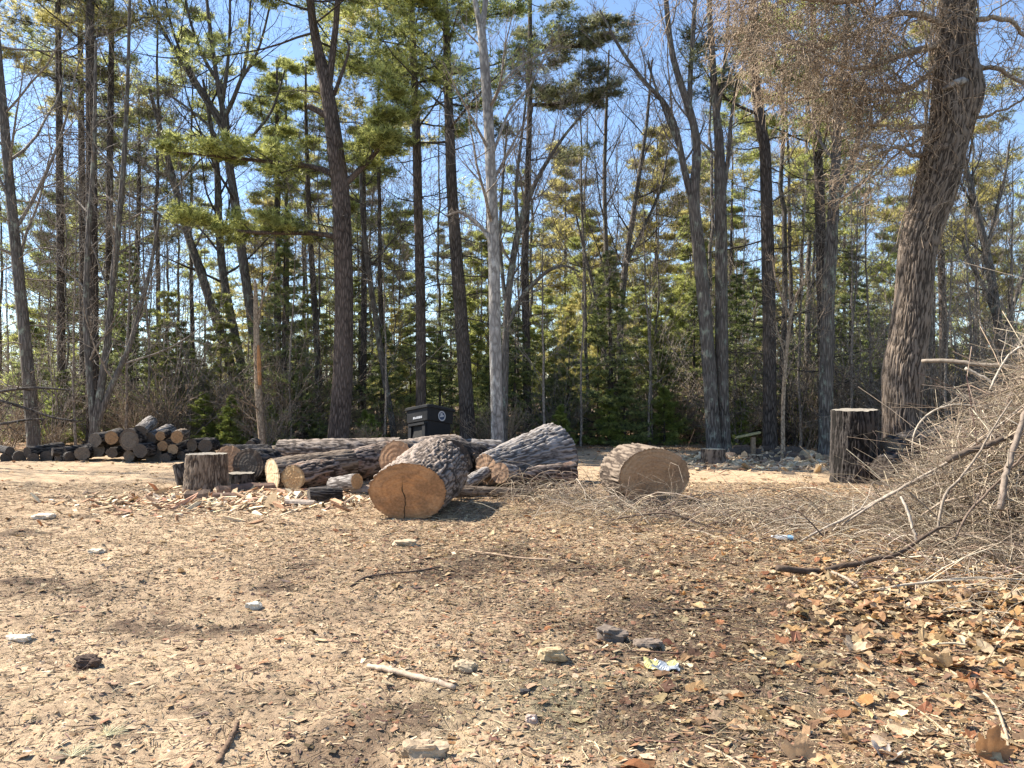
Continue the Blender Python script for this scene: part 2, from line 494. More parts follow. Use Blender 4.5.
# ================================================================== GROUND
def build_ground():
    ys = np.concatenate([np.linspace(-30, 2.4, 24), np.geomspace(2.6, 26, 640), np.geomspace(26.3, 420, 90)])
    u = np.linspace(-1, 1, 621)
    u = 0.75 * u + 0.25 * u ** 3 * np.abs(u)
    wd = 2.6 + np.abs(ys) * 0.95 + np.maximum(ys - 26, 0) * 0.5
    wd = np.where(ys < 2.5, 14 - 10 * sstep(-2, 2.5, ys), wd)
    X = u[None] * wd[:, None]
    Y = np.broadcast_to(ys[:, None], X.shape)
    Z = ground_fine(X, Y)
    lf, dm, ms, st = zones(X, Y)
    mb = MB()
    r, c = X.shape
    i = (np.arange(r - 1)[:, None] * c + np.arange(c - 1)[None]).ravel()
    q = np.stack([i, i + 1, i + c + 1, i + c], -1)
    col = np.stack([lf * 0.9, dm, ms], -1).reshape(-1, 3)
    mb.add(np.stack([X, Y, Z], -1), q, col)
    o = part('ground', mb, M['ground'])
    tag(o, 'sandy bare yard soil strewn with leaves and wood chips', 'ground', kind='structure')
build_ground()

def scatter(rng, n, y0, y1, dens, ymul=1.0):
    """points on the ground inside the wedge in front of the camera, kept where dens(x,y) allows"""
    y = np.sqrt(rng.random(n) * (y1 ** 2 - y0 ** 2) + y0 ** 2)
    x = (rng.random(n) * 2 - 1) * (0.74 * y + 0.6)
    k = rng.random(n) < dens(x, y)
    return x[k], y[k]

LEAF_SHAPES = []
def _leafshapes():
    r = np.random.default_rng(5)
    for s in range(8):
        n = 14
        a = np.linspace(0, 2 * math.pi, n, endpoint=False)
        if s % 2 == 0:      # lobed, oak and maple like
            rad = (0.74 + 0.2 * np.cos(a * (5 if s % 4 == 0 else 3) + 0.3)) * r.uniform(0.75, 1.1, n)
        else:               # plain oval
            rad = 0.68 + 0.3 * r.random(n)
        x = np.cos(a) * rad * r.uniform(0.75, 1.0); y = np.sin(a) * rad * r.uniform(0.45, 0.7) if s % 2 else np.sin(a) * rad * 0.85
        LEAF_SHAPES.append((np.concatenate([[0], x]), np.concatenate([[0], y])))
_leafshapes()

def leaves(rng, mb, x, y, z, size, cols, tilt=0.35, curl=0.5):
    size = np.clip(size, 0.006, 0.072)
    for s, (lx, ly) in enumerate(LEAF_SHAPES):
        k = np.arange(len(x)) % len(LEAF_SHAPES) == s
        n = k.sum()
        if not n: continue
        sz = size[k][:, None]
        a = rng.random(n) * 6.283; ca, sa = np.cos(a)[:, None], np.sin(a)[:, None]
        cu = (rng.normal(0.3, 1, n) * curl)[:, None]; cv = (rng.normal(0.2, 0.8, n) * curl)[:, None]
        zz = (cu * lx ** 2 + cv * ly ** 2 + 0.25 * curl * rng.normal(0, 1, (n, len(lx))) * (lx ** 2 + ly ** 2)) * sz
        X0 = lx[None] * sz; Y0 = ly[None] * sz
        tx = rng.normal(0, tilt, n)[:, None]; ty = rng.normal(0, tilt, n)[:, None]
        zz = zz + X0 * tx + Y0 * ty
        zz = zz - zz.min(1, keepdims=True) * 0.7
        v = np.stack([x[k][:, None] + X0 * ca - Y0 * sa, y[k][:, None] + X0 * sa + Y0 * ca, z[k][:, None] + zz], -1)
        m = len(lx)
        o = np.arange(n)[:, None, None] * m
        t = np.stack([np.zeros(m - 1, int), np.arange(1, m), np.concatenate([np.arange(2, m), [1]])], -1)
        mb.add(v, (o + t[None]).reshape(-1, 3), np.repeat(cols[k], m, 0))

def palette(rng, n, cols, jit=0.12):
    c = np.asarray(cols)[rng.integers(0, len(cols), n)]
    return np.clip(c * (1 + rng.normal(0, jit, (n, 1))) + rng.normal(0, 0.008, (n, 3)), 0.005, 0.9)

def chips(rng, mb, x, y, z, l, w, h, cols, tilt=0.3):
    n = len(x)
    a = rng.random(n) * 6.283; t = rng.normal(0, tilt, n)
    bx = np.array([[-1, -1, -1], [1, -1, -1], [1, 1, -1], [-1, 1, -1], [-1, -1, 1], [1, -1, 1], [1, 1, 1], [-1, 1, 1]], float)
    P = bx[None] * np.stack([l, w, h], -1)[:, None] * 0.5
    P[:, :, 1] *= 1 - 0.7 * rng.random((n, 1)) * (bx[None, :, 0] > 0)
    P = P + rng.normal(0, 0.12, P.shape) * np.stack([l, w, h], -1)[:, None]
    ct, s_t = np.cos(t)[:, None], np.sin(t)[:, None]
    X = P[..., 0] * ct - P[..., 2] * s_t; Z = P[..., 0] * s_t + P[..., 2] * ct
    ca, sa = np.cos(a)[:, None], np.sin(a)[:, None]
    v = np.stack([x[:, None] + X * ca - P[..., 1] * sa, y[:, None] + X * sa + P[..., 1] * ca, z[:, None] + Z + (np.abs(s_t) * l[:, None] * .3)], -1)
    q = np.array([[0, 3, 2, 1], [4, 5, 6, 7], [0, 1, 5, 4], [1, 2, 6, 5], [2, 3, 7, 6], [3, 0, 4, 7]])
    mb.add(v, (np.arange(n)[:, None, None] * 8 + q[None]).reshape(-1, 4), np.repeat(cols, 8, 0))

def clods(rng, mb, x, y, z, r, cols):
    n = len(x)
    base = np.array([[1, 0, 0], [0.5, 0.87, 0], [-0.5, 0.87, 0], [-1, 0, 0], [-0.5, -0.87, 0], [0.5, -0.87, 0], [0, 0, 1], [0.35, 0.3, 0.75], [-0.35, -0.3, 0.7]], float)
    P = base[None] * r[:, None, None] * (1 + rng.normal(0, 0.22, (n, 9, 1)))
    P[..., 2] *= rng.uniform(0.25, 0.6, (n, 1))
    P[:, :6, 2] -= r[:, None] * 0.25
    t = np.array([[0, 1, 7], [1, 2, 7], [2, 6, 7], [2, 3, 6], [3, 8, 6], [3, 4, 8], [4, 5, 8], [5, 0, 8], [0, 7, 8], [7, 6, 8]])
    v = P + np.stack([x, y, z], -1)[:, None]
    mb.add(v, (np.arange(n)[:, None, None] * 9 + t[None]).reshape(-1, 3), np.repeat(cols, 9, 0))

def straws(rng, mb, x, y, z, l, r, cols, lift=0.15, K=4, bend=0.25, S=3):
    n = len(x)
    a = rng.random(n) * 6.283
    d = np.stack([np.cos(a), np.sin(a), rng.normal(0, lift, n)], -1)
    w = np.cumsum(rng.normal(0, bend, (n, K - 1, 3)) * [1, 1, 0.4], 1)
    dk = norm(d[:, None] + w)
    P0 = np.stack([x, y, z], -1)
    P = np.concatenate([P0[:, None], P0[:, None] + np.cumsum(dk * (l / (K - 1))[:, None, None], 1)], 1)
    P = P - (P.mean(1, keepdims=True) - P0[:, None]) * [1, 1, 0]
    lowest = ground_h(P[..., 0], P[..., 1]) + 0.004
    P[..., 2] = np.maximum(P[..., 2], np.minimum(lowest, P0[:, None, 2]))
    tubes(mb, P, r[:, None] * np.linspace(1, 0.55, K)[None], S, cols)

def build_litter():
    rng = np.random.default_rng(11)
    TAN = [(0.5, 0.36, 0.2), (0.42, 0.28, 0.15), (0.58, 0.45, 0.28), (0.34, 0.21, 0.11), (0.26, 0.15, 0.08), (0.3, 0.13, 0.06), (0.47, 0.345, 0.21), (0.55, 0.42, 0.26), (0.4, 0.25, 0.13), (0.2, 0.125, 0.07)]
    # fallen leaves, thick on the right
    mb = MB()
    def dl(x, y):
        lf, dm, ms, st = zones(x, y)
        return np.clip(0.04 + 0.96 * lf ** 1.3 * (0.35 + 1.3 * sstep(0.42, 0.62, n2(x, y, 2.4, 3, 51))) - 0.25 * dm, 0.02, 1)
    x, y = scatter(rng, 56000, 2.9, 13.5, dl)
    s = rng.gamma(1.7, 0.012, len(x)) + 0.007 + 0.004 * sstep(0.25, 0.6, x / y)
    lf, dm, ms, st = zones(x, y)
    c = palette(rng, len(x), TAN, 0.2) * (1 - 0.45 * dm * (rng.random(len(x)) < 0.8))[:, None]
    leaves(rng, mb, x, y, ground_fine(x, y) + 0.002, s, c, 0.16, 0.32)
    # deeper drift of tan leaves by the brush pile
    n = 3600
    x = rng.normal(3.9, 1.1, n); y = rng.normal(5.4, 0.9, n); k = (x / y > 0.36)
    x, y = x[k], y[k]
    leaves(rng, mb, x, y, ground_fine(x, y) + rng.random(len(x)) * 0.05, rng.gamma(4, 0.010, len(x)) + 0.012, palette(rng, len(x), TAN[:3] + TAN[-2:] + [(0.36, 0.2, 0.09)], 0.15), 0.22, 0.4)
    n = 420
    x = rng.normal(3.0, 1.2, n); y = rng.uniform(3.1, 7.5, n); k = x / y > 0.2
    x, y = x[k], y[k]
    leaves(rng, mb, x, y, ground_fine(x, y) + 0.008, rng.uniform(0.035, 0.058, len(x)), palette(rng, len(x), TAN + [(0.4, 0.19, 0.08), (0.3, 0.14, 0.07)], 0.15), 0.22, 0.6)
    # thin scatter further back and under the trees
    x, y = scatter(rng, 16000, 13.5, 34, lambda x, y: 0.25 + 0.7 * sstep(20, 24, y))
    leaves(rng, mb, x, y, ground_fine(x, y) + 0.003, rng.gamma(5, 0.009, len(x)) + 0.02, palette(rng, len(x), TAN, 0.2), 0.18, 0.4)
    o = part('fallen_leaves', mb, M['leaf'], smooth=False)
    tag(o, 'dry tan and brown fallen leaves scattered over the yard', 'leaf litter', kind='stuff')
    # wood chips, bark crumbs
    mb = MB()
    CH = [(0.5, 0.38, 0.24), (0.4, 0.28, 0.17), (0.3, 0.19, 0.11), (0.24, 0.15, 0.095), (0.46, 0.34, 0.22), (0.6, 0.47, 0.31), (0.36, 0.22, 0.13), (0.17, 0.12, 0.09)]
    x, y = scatter(rng, 150000, 2.9, 14, lambda x, y: 0.22 + 0.18 * sstep(-0.4, 0, x / y) + 0.5 * sstep(0.4, 0.6, n2(x, y, 1.8, 3, 71)) * sstep(-0.55, -0.1, x / y) + 0.25 * zones(x, y)[0])
    l = rng.gamma(1.8, 0.0075, len(x)) + 0.006
    chips(rng, mb, x, y, ground_fine(x, y) + 0.003, l, l * rng.uniform(0.2, 0.6, len(x)), l * rng.uniform(0.03, 0.09, len(x)), palette(rng, len(x), CH, 0.2) * (1 - 0.38 * zones(x, y)[1])[:, None], 0.12)
    # splitting debris around the chopping block
    n = 2200
    x = rng.normal(-4.3, 1.15, n); y = rng.normal(11.6, 0.75, n)
    l = rng.gamma(2.0, 0.03, n) + 0.02
    chips(rng, mb, x, y, ground_fine(x, y) + 0.008, l, l * rng.uniform(0.2, 0.5, n), l * rng.uniform(0.06, 0.2, n), palette(rng, n, [(0.66, 0.5, 0.31), (0.6, 0.42, 0.25), (0.4, 0.22, 0.12), (0.3, 0.2, 0.13), (0.74, 0.6, 0.42)], 0.2))
    n = 70
    x = rng.normal(-3.9, 0.9, n); y = rng.normal(11.6, 0.5, n); l = rng.uniform(0.1, 0.3, n)
    chips(rng, mb, x, y, ground_fine(x, y) + 0.015, l, l * rng.uniform(0.2, 0.5, n), l * rng.uniform(0.05, 0.2, n), palette(rng, n, [(0.72, 0.57, 0.38), (0.62, 0.4, 0.25), (0.45, 0.26, 0.16)], 0.15))
    # debris among the logs and by the far firewood
    n = 1800
    x = rng.uniform(-4, 3, n); y = rng.normal(12.6, 1.0, n)
    l = rng.gamma(2.0, 0.02, n) + 0.015
    chips(rng, mb, x, y, ground_fine(x, y) + 0.006, l, l * rng.uniform(0.2, 0.5, n), l * rng.uniform(0.06, 0.2, n), palette(rng, n, CH, 0.2))
    n = 1500
    x = rng.normal(6.0, 1.2, n); y = rng.normal(18.6, 1.0, n)
    l = rng.gamma(2.2, 0.045, n) + 0.03
    chips(rng, mb, x, y, ground_fine(x, y) + 0.015, l, l * rng.uniform(0.2, 0.5, n), l * rng.uniform(0.06, 0.25, n), palette(rng, n, [(0.68, 0.52, 0.33), (0.6, 0.43, 0.26), (0.36, 0.24, 0.16), (0.74, 0.6, 0.42)], 0.2))
    o = part('wood_chips', mb, M['litter'], smooth=False)
    tag(o, 'small wood chips and bark crumbs littering the bare soil', 'wood chips', kind='stuff')
    # soil crumbs
    mb = MB()
    x, y = scatter(rng, 60000, 2.9, 10, lambda x, y: 0.35 + 0.6 * sstep(0.4, 0.62, n2(x, y, 2.1, 3, 91)))
    lf, dm, ms, st = zones(x, y)
    r = rng.gamma(1.8, 0.003, len(x)) + 0.0025
    c = palette(rng, len(x), [(0.4, 0.3, 0.19), (0.47, 0.36, 0.24), (0.36, 0.26, 0.165), (0.22, 0.15, 0.1)], 0.2) * (1 - 0.55 * dm)[:, None]
    clods(rng, mb, x, y, ground_fine(x, y) + 0.001, r, c)
    o = part('soil_crumbs', mb, M['litter'], smooth=False)
    tag(o, 'loose crumbs of sandy soil and grit on the yard', 'soil', kind='stuff')
    # straw, needles, fine twigs
    mb = MB()
    x, y = scatter(rng, 190000, 2.9, 14, lambda x, y: 0.3 + 0.4 * zones(x, y)[0] + 0.5 * zones(x, y)[3])
    l = rng.gamma(2.5, 0.022, len(x)) + 0.02
    straws(rng, mb, x, y, ground_fine(x, y) + 0.006, l, rng.uniform(0.0012, 0.003, len(x)), palette(rng, len(x), [(0.5, 0.38, 0.22), (0.36, 0.25, 0.15), (0.2, 0.13, 0.085), (0.58, 0.47, 0.3), (0.1, 0.07, 0.05)], 0.2) * (1 - 0.5 * zones(x, y)[1])[:, None])
    # short dead grass and moss stubble in the dull patches and through the middle
    x, y = scatter(rng, 150000, 2.9, 9, lambda x, y: np.clip(0.1 + 0.9 * zones(x, y)[2] + 0.35 * sstep(0.45, 0.6, n2(x, y, 1.3, 3, 61)) * sstep(-0.5, -0.1, x / y), 0, 1))
    straws(rng, mb, x, y, ground_fine(x, y) + 0.004, rng.uniform(0.012, 0.035, len(x)), rng.uniform(0.001, 0.002, len(x)), palette(rng, len(x), [(0.36, 0.29, 0.17), (0.26, 0.21, 0.12), (0.42, 0.34, 0.21), (0.2, 0.14, 0.085)], 0.2), 0.8, 3)
    # leaf crumbs and bark shreds matted over the middle
    x, y = scatter(rng, 90000, 2.9, 14, lambda x, y: np.clip(0.12 + 0.75 * sstep(-0.45, 0.05, x / y + 0.5 * (n2(x, y, 0.9, 3, 81) - 0.5)) * (0.3 + sstep(0.4, 0.6, n2(x, y, 2.8, 3, 41))), 0, 1))
    l = rng.gamma(2.5, 0.007, len(x)) + 0.006
    chips(rng, mb, x, y, ground_fine(x, y) + 0.004, l, l * rng.uniform(0.35, 0.9, len(x)), l * 0.05, palette(rng, len(x), [(0.44, 0.31, 0.18), (0.34, 0.21, 0.115), (0.24, 0.14, 0.08), (0.5, 0.38, 0.24), (0.3, 0.15, 0.08), (0.15, 0.095, 0.06)], 0.2) * (1 - 0.38 * zones(x, y)[1])[:, None], 0.25)
    # dry grass standing in the straw strip in front of the logs
    x, y = scatter(rng, 16000, 9, 14.5, lambda x, y: zones(x, y)[3])
    straws(rng, mb, x, y, ground_fine(x, y) + 0.01, rng.gamma(3, 0.05, len(x)) + 0.05, rng.uniform(0.0015, 0.003, len(x)), palette(rng, len(x), [(0.48, 0.37, 0.22), (0.4, 0.3, 0.19), (0.3, 0.23, 0.15)], 0.15), 0.5)
    o = part('dry_straw', mb, M['litter'], smooth=False)
    tag(o, 'dry pine needles, straw and hair-thin twigs over the soil', 'straw', kind='stuff')
build_litter()

# ================================================================== LOGS
def quat_to(axis, up=(0, 0, 1)):
    """rotation taking local Z to axis, local Y as near to up as it goes"""
    z = Vector(axis).normalized()
    x = Vector(up).cross(z)
    if x.length < 1e-4: x = Vector((1, 0, 0))
    x.normalize()
    y = z.cross(x)
    return Matrix((x, y, z)).transposed().to_quaternion()

def log_mesh(seed, L, r0, r1, amp=0.03, asc=3.2, zsc=0.9, na=88, nl=46, flare=0.0, lump=0.06, bend=0.0):
    """bark tube along local Z from r0=(rx,ry) to r1, with furrowed relief; returns bark, near face, far face"""
    a = np.linspace(0, 2 * math.pi, na, endpoint=False)
    z = np.linspace(0, 1, nl)
    A, Zt = np.meshgrid(a, z)
    rx = r0[0] + (r1[0] - r0[0]) * Zt; ry = r0[1] + (r1[1] - r0[1]) * Zt
    rm = (r0[0] + r0[1]) / 2
    o = seed * 13.7
    c, s = np.cos(A), np.sin(A)
    rid = 1 - np.abs(2 * fbm(np.stack([c * asc * 2 + o, s * asc * 2, Zt * L * zsc * 6 + 0.9 * vnoise(np.stack([c * 2, s * 2, Zt * L * 2 + o], -1))], -1), 4) - 1)
    rid = sstep(0.5, 1.0, rid) * (0.45 + 0.9 * fbm(np.stack([c * 2.2 + o, s * 2.2, Zt * L * 2.5 + 5], -1), 3))
    low = fbm(np.stack([c * 0.9 + o, s * 0.9 + 7, Zt * L * 0.7], -1), 3) - 0.5
    fl = 1 + flare * (1 - Zt) ** 3
    k = (1 + lump * 2 * low) * fl
    fine = fbm(np.stack([c * asc * 6 + o, s * asc * 6, Zt * L * 14], -1), 2) - 0.5
    d = amp * 0.55 * (0.6 - rid) + 0.45 * amp * fine + 0.004
    X = c * (rx * k + d) + bend * np.sin(Zt * math.pi); Y = s * (ry * k + d)
    Zz = Zt * L
    edge = (fbm(np.stack([c * 4 + o, s * 4, Zt * 0], -1), 3) - 0.5) * 0.03
    Zz = Zz + edge * ((1 - Zt) ** 8 + Zt ** 8)
    bark = MB()
    V = np.stack([X, Y, Zz], -1)
    i = np.arange(nl - 1)[:, None] * na; j = np.arange(na)[None]; j2 = (j + 1) % na
    q = np.stack([i + j, i + j2, i + na + j2, i + na + j], -1).reshape(-1, 4)
    cc = np.repeat(np.clip(1 - rid + 0.9 * fine, 0, 1).reshape(-1, 1), 3, 1)
    bark.add(V.reshape(-1, 3), q, cc)
    faces = []
    for row in (0, nl - 1):
        ring = V[row]
        cen = ring.mean(0)
        m = MB()
        ss = np.linspace(0.06, 1, 14)
        vv = cen[None, None] + (ring - cen)[None] * ss[:, None, None]
        vv[..., 2] += (fbm(np.stack([vv[..., 0] * 6 + o, vv[..., 1] * 6, vv[..., 0] * 0 + row], -1), 3) - 0.5) * 0.014 * (1 - ss[:, None] ** 6)
        vv = np.concatenate([vv.reshape(-1, 3), cen[None]])
        n = len(ss)
        ii = np.arange(n - 1)[:, None] * na
        qq = np.stack([ii + j, ii + na + j, ii + na + j2, ii + j2], -1).reshape(-1, 4)
        tt = np.stack([np.full(na, n * na), j[0], j2[0]], -1)
        if row: qq = qq[:, ::-1]; tt = tt[:, ::-1]
        m.add(vv, [qq, tt])
        faces.append(m)
    return bark, faces[0], faces[1]

def make_log(name, label, p0, axis, L, r0, r1, barkm, cut0, cut1=None, seed=1, group=None, cat='log', up=(0, 0, 1), **kw):
    t = thing(name, label, cat, tuple(p0), group, quat_to(axis, up))
    b, f0, f1 = log_mesh(seed, L, r0, r1, **kw)
    part('bark', b, barkm, t)
    part('cut_face', f0, cut0, t)
    part('cut_face', f1, cut1 or cut0, t)
    return t

def log_at(name, label, a, b, r0, r1, *args, **kw):
    a = np.array(a, float); b = np.array(b, float)
    return make_log(name, label, a, b - a, float(np.linalg.norm(b - a)), r0, r1, *args, **kw)

CUT_ORANGE = mat_cut('orange_end_grain', (0.46, 0.215, 0.085), (0.46, 0.245, 0.115), (0.11, 0.062, 0.035), 0.485, 40, 0.44, crack=0.05, asp=1.33)
CUT_GREY = mat_cut('greyed_end_grain', (0.33, 0.2, 0.125), (0.36, 0.25, 0.16), (0.17, 0.11, 0.07), 0.55, 44, 0.5)
CUT_BROWN = mat_cut('brown_end_grain', (0.38, 0.225, 0.12), (0.42, 0.28, 0.165), (0.15, 0.095, 0.06), 0.56, 46, 0.5, asp=1.36)
CUT_TAN = mat_cut('tan_end_grain', (0.42, 0.25, 0.12), (0.5, 0.35, 0.19), (0.25, 0.14, 0.07), 0.2, 22, 0.62)
CUT_RED = mat_cut('reddish_end_grain', (0.33, 0.19, 0.11), (0.36, 0.22, 0.13), (0.16, 0.09, 0.055), 0.35, 30, 0.58)
CUT_PALE = mat_cut('pale_end_grain', (0.62, 0.46, 0.28), (0.68, 0.54, 0.35), (0.45, 0.3, 0.17), 0.25, 20, 0.66)
CUT_WEATHER = mat_cut('weathered_end_grain', (0.23, 0.2, 0.165), (0.3, 0.27, 0.22), (0.12, 0.1, 0.085), 0.4, 34, 0.58)
CUT_DARK = mat_cut('dark_end_grain', (0.075, 0.06, 0.05), (0.1, 0.085, 0.07), (0.03, 0.025, 0.022), 0.2, 20, 0.55)

CUT_OLD2 = mat_cut('dark_weathered_end_grain', (0.14, 0.105, 0.08), (0.17, 0.13, 0.1), (0.07, 0.052, 0.04), 0.2, 18, 0.5)
def P(px, py, Y): return W(px, py, Y)

# the big log with the orange sawn face
c0 = P(407, 489, 9.6); c0[2] = 0.35
log_at('log', 'largest front log with a bright orange sawn face and one long vertical crack', c0, (-1.12, 11.35, 0.47), (0.485, 0.365), (0.49, 0.46), M['log_grey'], CUT_ORANGE, CUT_GREY, seed=1, amp=0.045, asc=5.6, zsc=0.6, na=220, nl=130, lump=0.05)
# the round with the brown face behind the straw
c0 = P(655, 475, 11.0); c0[2] = 0.395
log_at('log', 'thick short log round with a brown oval sawn face behind dry twigs', c0, c0 + np.array([-0.20, 0.66, 0.02]), (0.56, 0.41), (0.55, 0.43), M['log_brown'], CUT_BROWN, CUT_GREY, seed=2, amp=0.045, asc=5.6, zsc=0.55, na=180, nl=70, lump=0.05)
# silver log lying propped to the right of the pale trunk
log_at('log', 'silvery grey tapered log with deep furrows lying propped up beside the pale trunk', P(553, 456, 14.6), P(486, 469, 13.2), (0.56, 0.6), (0.25, 0.25), M['log_silver'], CUT_GREY, CUT_GREY, seed=3, amp=0.055, asc=5.4, zsc=0.6, na=220, nl=120, lump=0.1)
log_at('log', 'barkless reddish slab lying along the foot of the silvery log', P(574, 474, 13.7), P(505, 477, 13.2), (0.15, 0.2), (0.13, 0.13), M['log_red'], CUT_OLD2, CUT_OLD2, seed=4, amp=0.03, na=64, lump=0.18)
# the long log on the left with two ends
a = P(293, 477.5, 12.7); a[2] = 0.21
log_at('log', 'long rough barked log with a round orange end facing the camera', a, P(392, 457, 15.6), (0.235, 0.21), (0.36, 0.34), M['log_red'], CUT_TAN, CUT_TAN, seed=5, amp=0.04, zsc=0.8, na=104, nl=110, lump=0.12)
a = P(272, 473.5, 13.0)
log_at('log', 'furrowed log whose pale split end stands like an upright almond', a, a + np.array([1.15, 0.95, 0.1]), (0.3, 0.245), (0.25, 0.24), M['log_brown'], CUT_PALE, CUT_TAN, seed=6, amp=0.04, na=96, nl=60, lump=0.1)
a = P(333, 447, 17.0)
log_at('log', 'long grey log lying across behind the rough log, below the big pine', a + np.array([-1.2, 0, -0.1]), P(400, 450, 17.0), (0.25, 0.25), (0.3, 0.28), M['log_grey'], CUT_WEATHER, seed=7, amp=0.04, na=72, nl=70)
# logs behind the orange-faced one
a = P(396, 460, 12.2)
log_at('log', 'log with a dull reddish sawn face peeping out behind the orange-faced log', a, P(452, 458, 14.3), (0.3, 0.3), (0.42, 0.42), M['log_grey'], CUT_RED, CUT_GREY, seed=8, amp=0.04, na=96, nl=70, lump=0.08)
a = P(455, 459, 13.6)
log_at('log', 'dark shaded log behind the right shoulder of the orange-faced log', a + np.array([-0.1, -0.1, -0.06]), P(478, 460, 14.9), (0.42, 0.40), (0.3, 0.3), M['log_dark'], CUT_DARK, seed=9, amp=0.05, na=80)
log_at('log', 'bluish grey log lying level behind the bin and the pale trunk', P(425, 450, 16.2), P(500, 452, 16.6), (0.28, 0.26), (0.25, 0.24), M['log_silver'], CUT_WEATHER, seed=10, amp=0.04, na=72, nl=60)
# small pieces
log_at('log', 'small weathered log with a bleached ring end beside the silvery log', P(500, 473, 12.6), P(512, 474, 13.0), (0.155, 0.165), (0.15, 0.15), M['log_silver'], CUT_GREY, seed=11, amp=0.02, na=56, nl=24)
log_at('log', 'short grey log with an orange end lying in front of the rough log', P(357, 481.5, 12.3), P(333, 485, 12.7), (0.115, 0.12), (0.12, 0.12), M['log_silver'], CUT_TAN, seed=12, amp=0.02, na=56, nl=24)
a = P(309, 501, 11.3); a[2] = 0.1
log_at('log', 'short hollow dark log piece lying in the chips', a, P(342, 500, 11.5) * [1, 1, 0] + [0, 0, 0.09], (0.12, 0.1), (0.09, 0.09), M['log_dark'], CUT_DARK, seed=13, amp=0.025, na=56, nl=24, lump=0.2)
log_at('log', 'bleached driftwood-like log lying between the silvery log and the dark one', P(462, 484, 12.1), P(490, 471, 13.4), (0.09, 0.08), (0.11, 0.1), M['log_silver'], CUT_WEATHER, seed=14, amp=0.025, na=48, nl=36, lump=0.2)
log_at('log', 'mossy crooked branch log lying left to right in front of the silvery log', P(452, 492, 11.5), P(533, 493, 11.7), (0.1, 0.09), (0.06, 0.055), M['log_brown'], CUT_TAN, seed=15, amp=0.02, na=40, nl=50, lump=0.25, bend=0.05)

# stumps
def stump(label, px, py, wpx, hpx, barkm, cut, seed, tilt=(0, 0), flare=0.1, group=None, **kw):
    Y = GY(py); x = (px - 512) / F * Y
    r = wpx / 2 / F * Y; h = hpx / F * Y
    b = np.array([x, Y + r * 0.6, gz(x, Y) - 0.03])
    return make_log('stump', label, b, (tilt[0], tilt[1], 1), h + 0.03, (r, r), (r * 0.95, r * 0.95), barkm, cut, seed=seed, group=group, cat='stump', up=(0, 1, 0), flare=flare, **kw)

stump('upright brown chopping block with a flat pale top, standing at the left', 202, 491, 41, 38, M['log_brown'], CUT_WEATHER, 21, flare=0.1, amp=0.035, asc=6.5, zsc=0.9, na=200, nl=70)
stump('dark tilted stump half hidden behind the brown chopping block', 186, 486, 22, 24, M['log_dark'], CUT_WEATHER, 22, tilt=(-0.25, 0.1), flare=-0.2, amp=0.02, na=72)
stump('low dark stump with a thin light rim, right of the chopping block', 238, 485, 27, 12, M['log_dark'], CUT_WEATHER, 23, na=72, amp=0.02)
stump('squat dark stump with a pale rim behind the furrowed log', 291, 464, 48, 17, M['log_brown'], CUT_WEATHER, 24, na=72, amp=0.02)
stump('tall dark bark-covered stump standing just left of the oak trunk', 861, 482, 45, 74, M['log_dark_shaded'], CUT_WEATHER, 25, tilt=(-0.03, -0.05), flare=0.05, amp=0.05, asc=5, zsc=0.5, na=180, nl=110)
stump('pale far chopping block in front of the twin grey trunks', 715, 464, 25, 15, M['log_brown'], CUT_PALE, 26, na=64, nl=24, amp=0.02, flare=0.03)
stump('small tan round standing among the split firewood', 757, 461, 15, 7, M['log_brown'], CUT_PALE, 27, na=48, nl=16, amp=0.015, flare=0.03)
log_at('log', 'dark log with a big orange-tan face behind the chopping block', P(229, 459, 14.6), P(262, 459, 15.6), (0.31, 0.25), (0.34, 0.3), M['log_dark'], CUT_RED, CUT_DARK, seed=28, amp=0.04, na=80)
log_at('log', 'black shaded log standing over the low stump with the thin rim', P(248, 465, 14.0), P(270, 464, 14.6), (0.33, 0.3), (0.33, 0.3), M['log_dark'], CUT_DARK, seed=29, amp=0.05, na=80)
# logs at the foot of the oak
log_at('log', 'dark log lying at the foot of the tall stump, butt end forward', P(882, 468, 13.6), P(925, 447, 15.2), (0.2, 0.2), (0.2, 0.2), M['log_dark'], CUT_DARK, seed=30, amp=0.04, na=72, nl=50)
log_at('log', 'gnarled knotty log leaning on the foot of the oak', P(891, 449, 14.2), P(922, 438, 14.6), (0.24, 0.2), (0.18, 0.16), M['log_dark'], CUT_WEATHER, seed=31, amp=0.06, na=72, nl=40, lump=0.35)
log_at('log', 'bluish dark log slanting up behind the brush, right of the oak', P(917, 450, 14.6), P(956, 428, 15.2), (0.22, 0.22), (0.2, 0.2), M['log_dark'], CUT_DARK, seed=32, amp=0.04, na=72, nl=40)

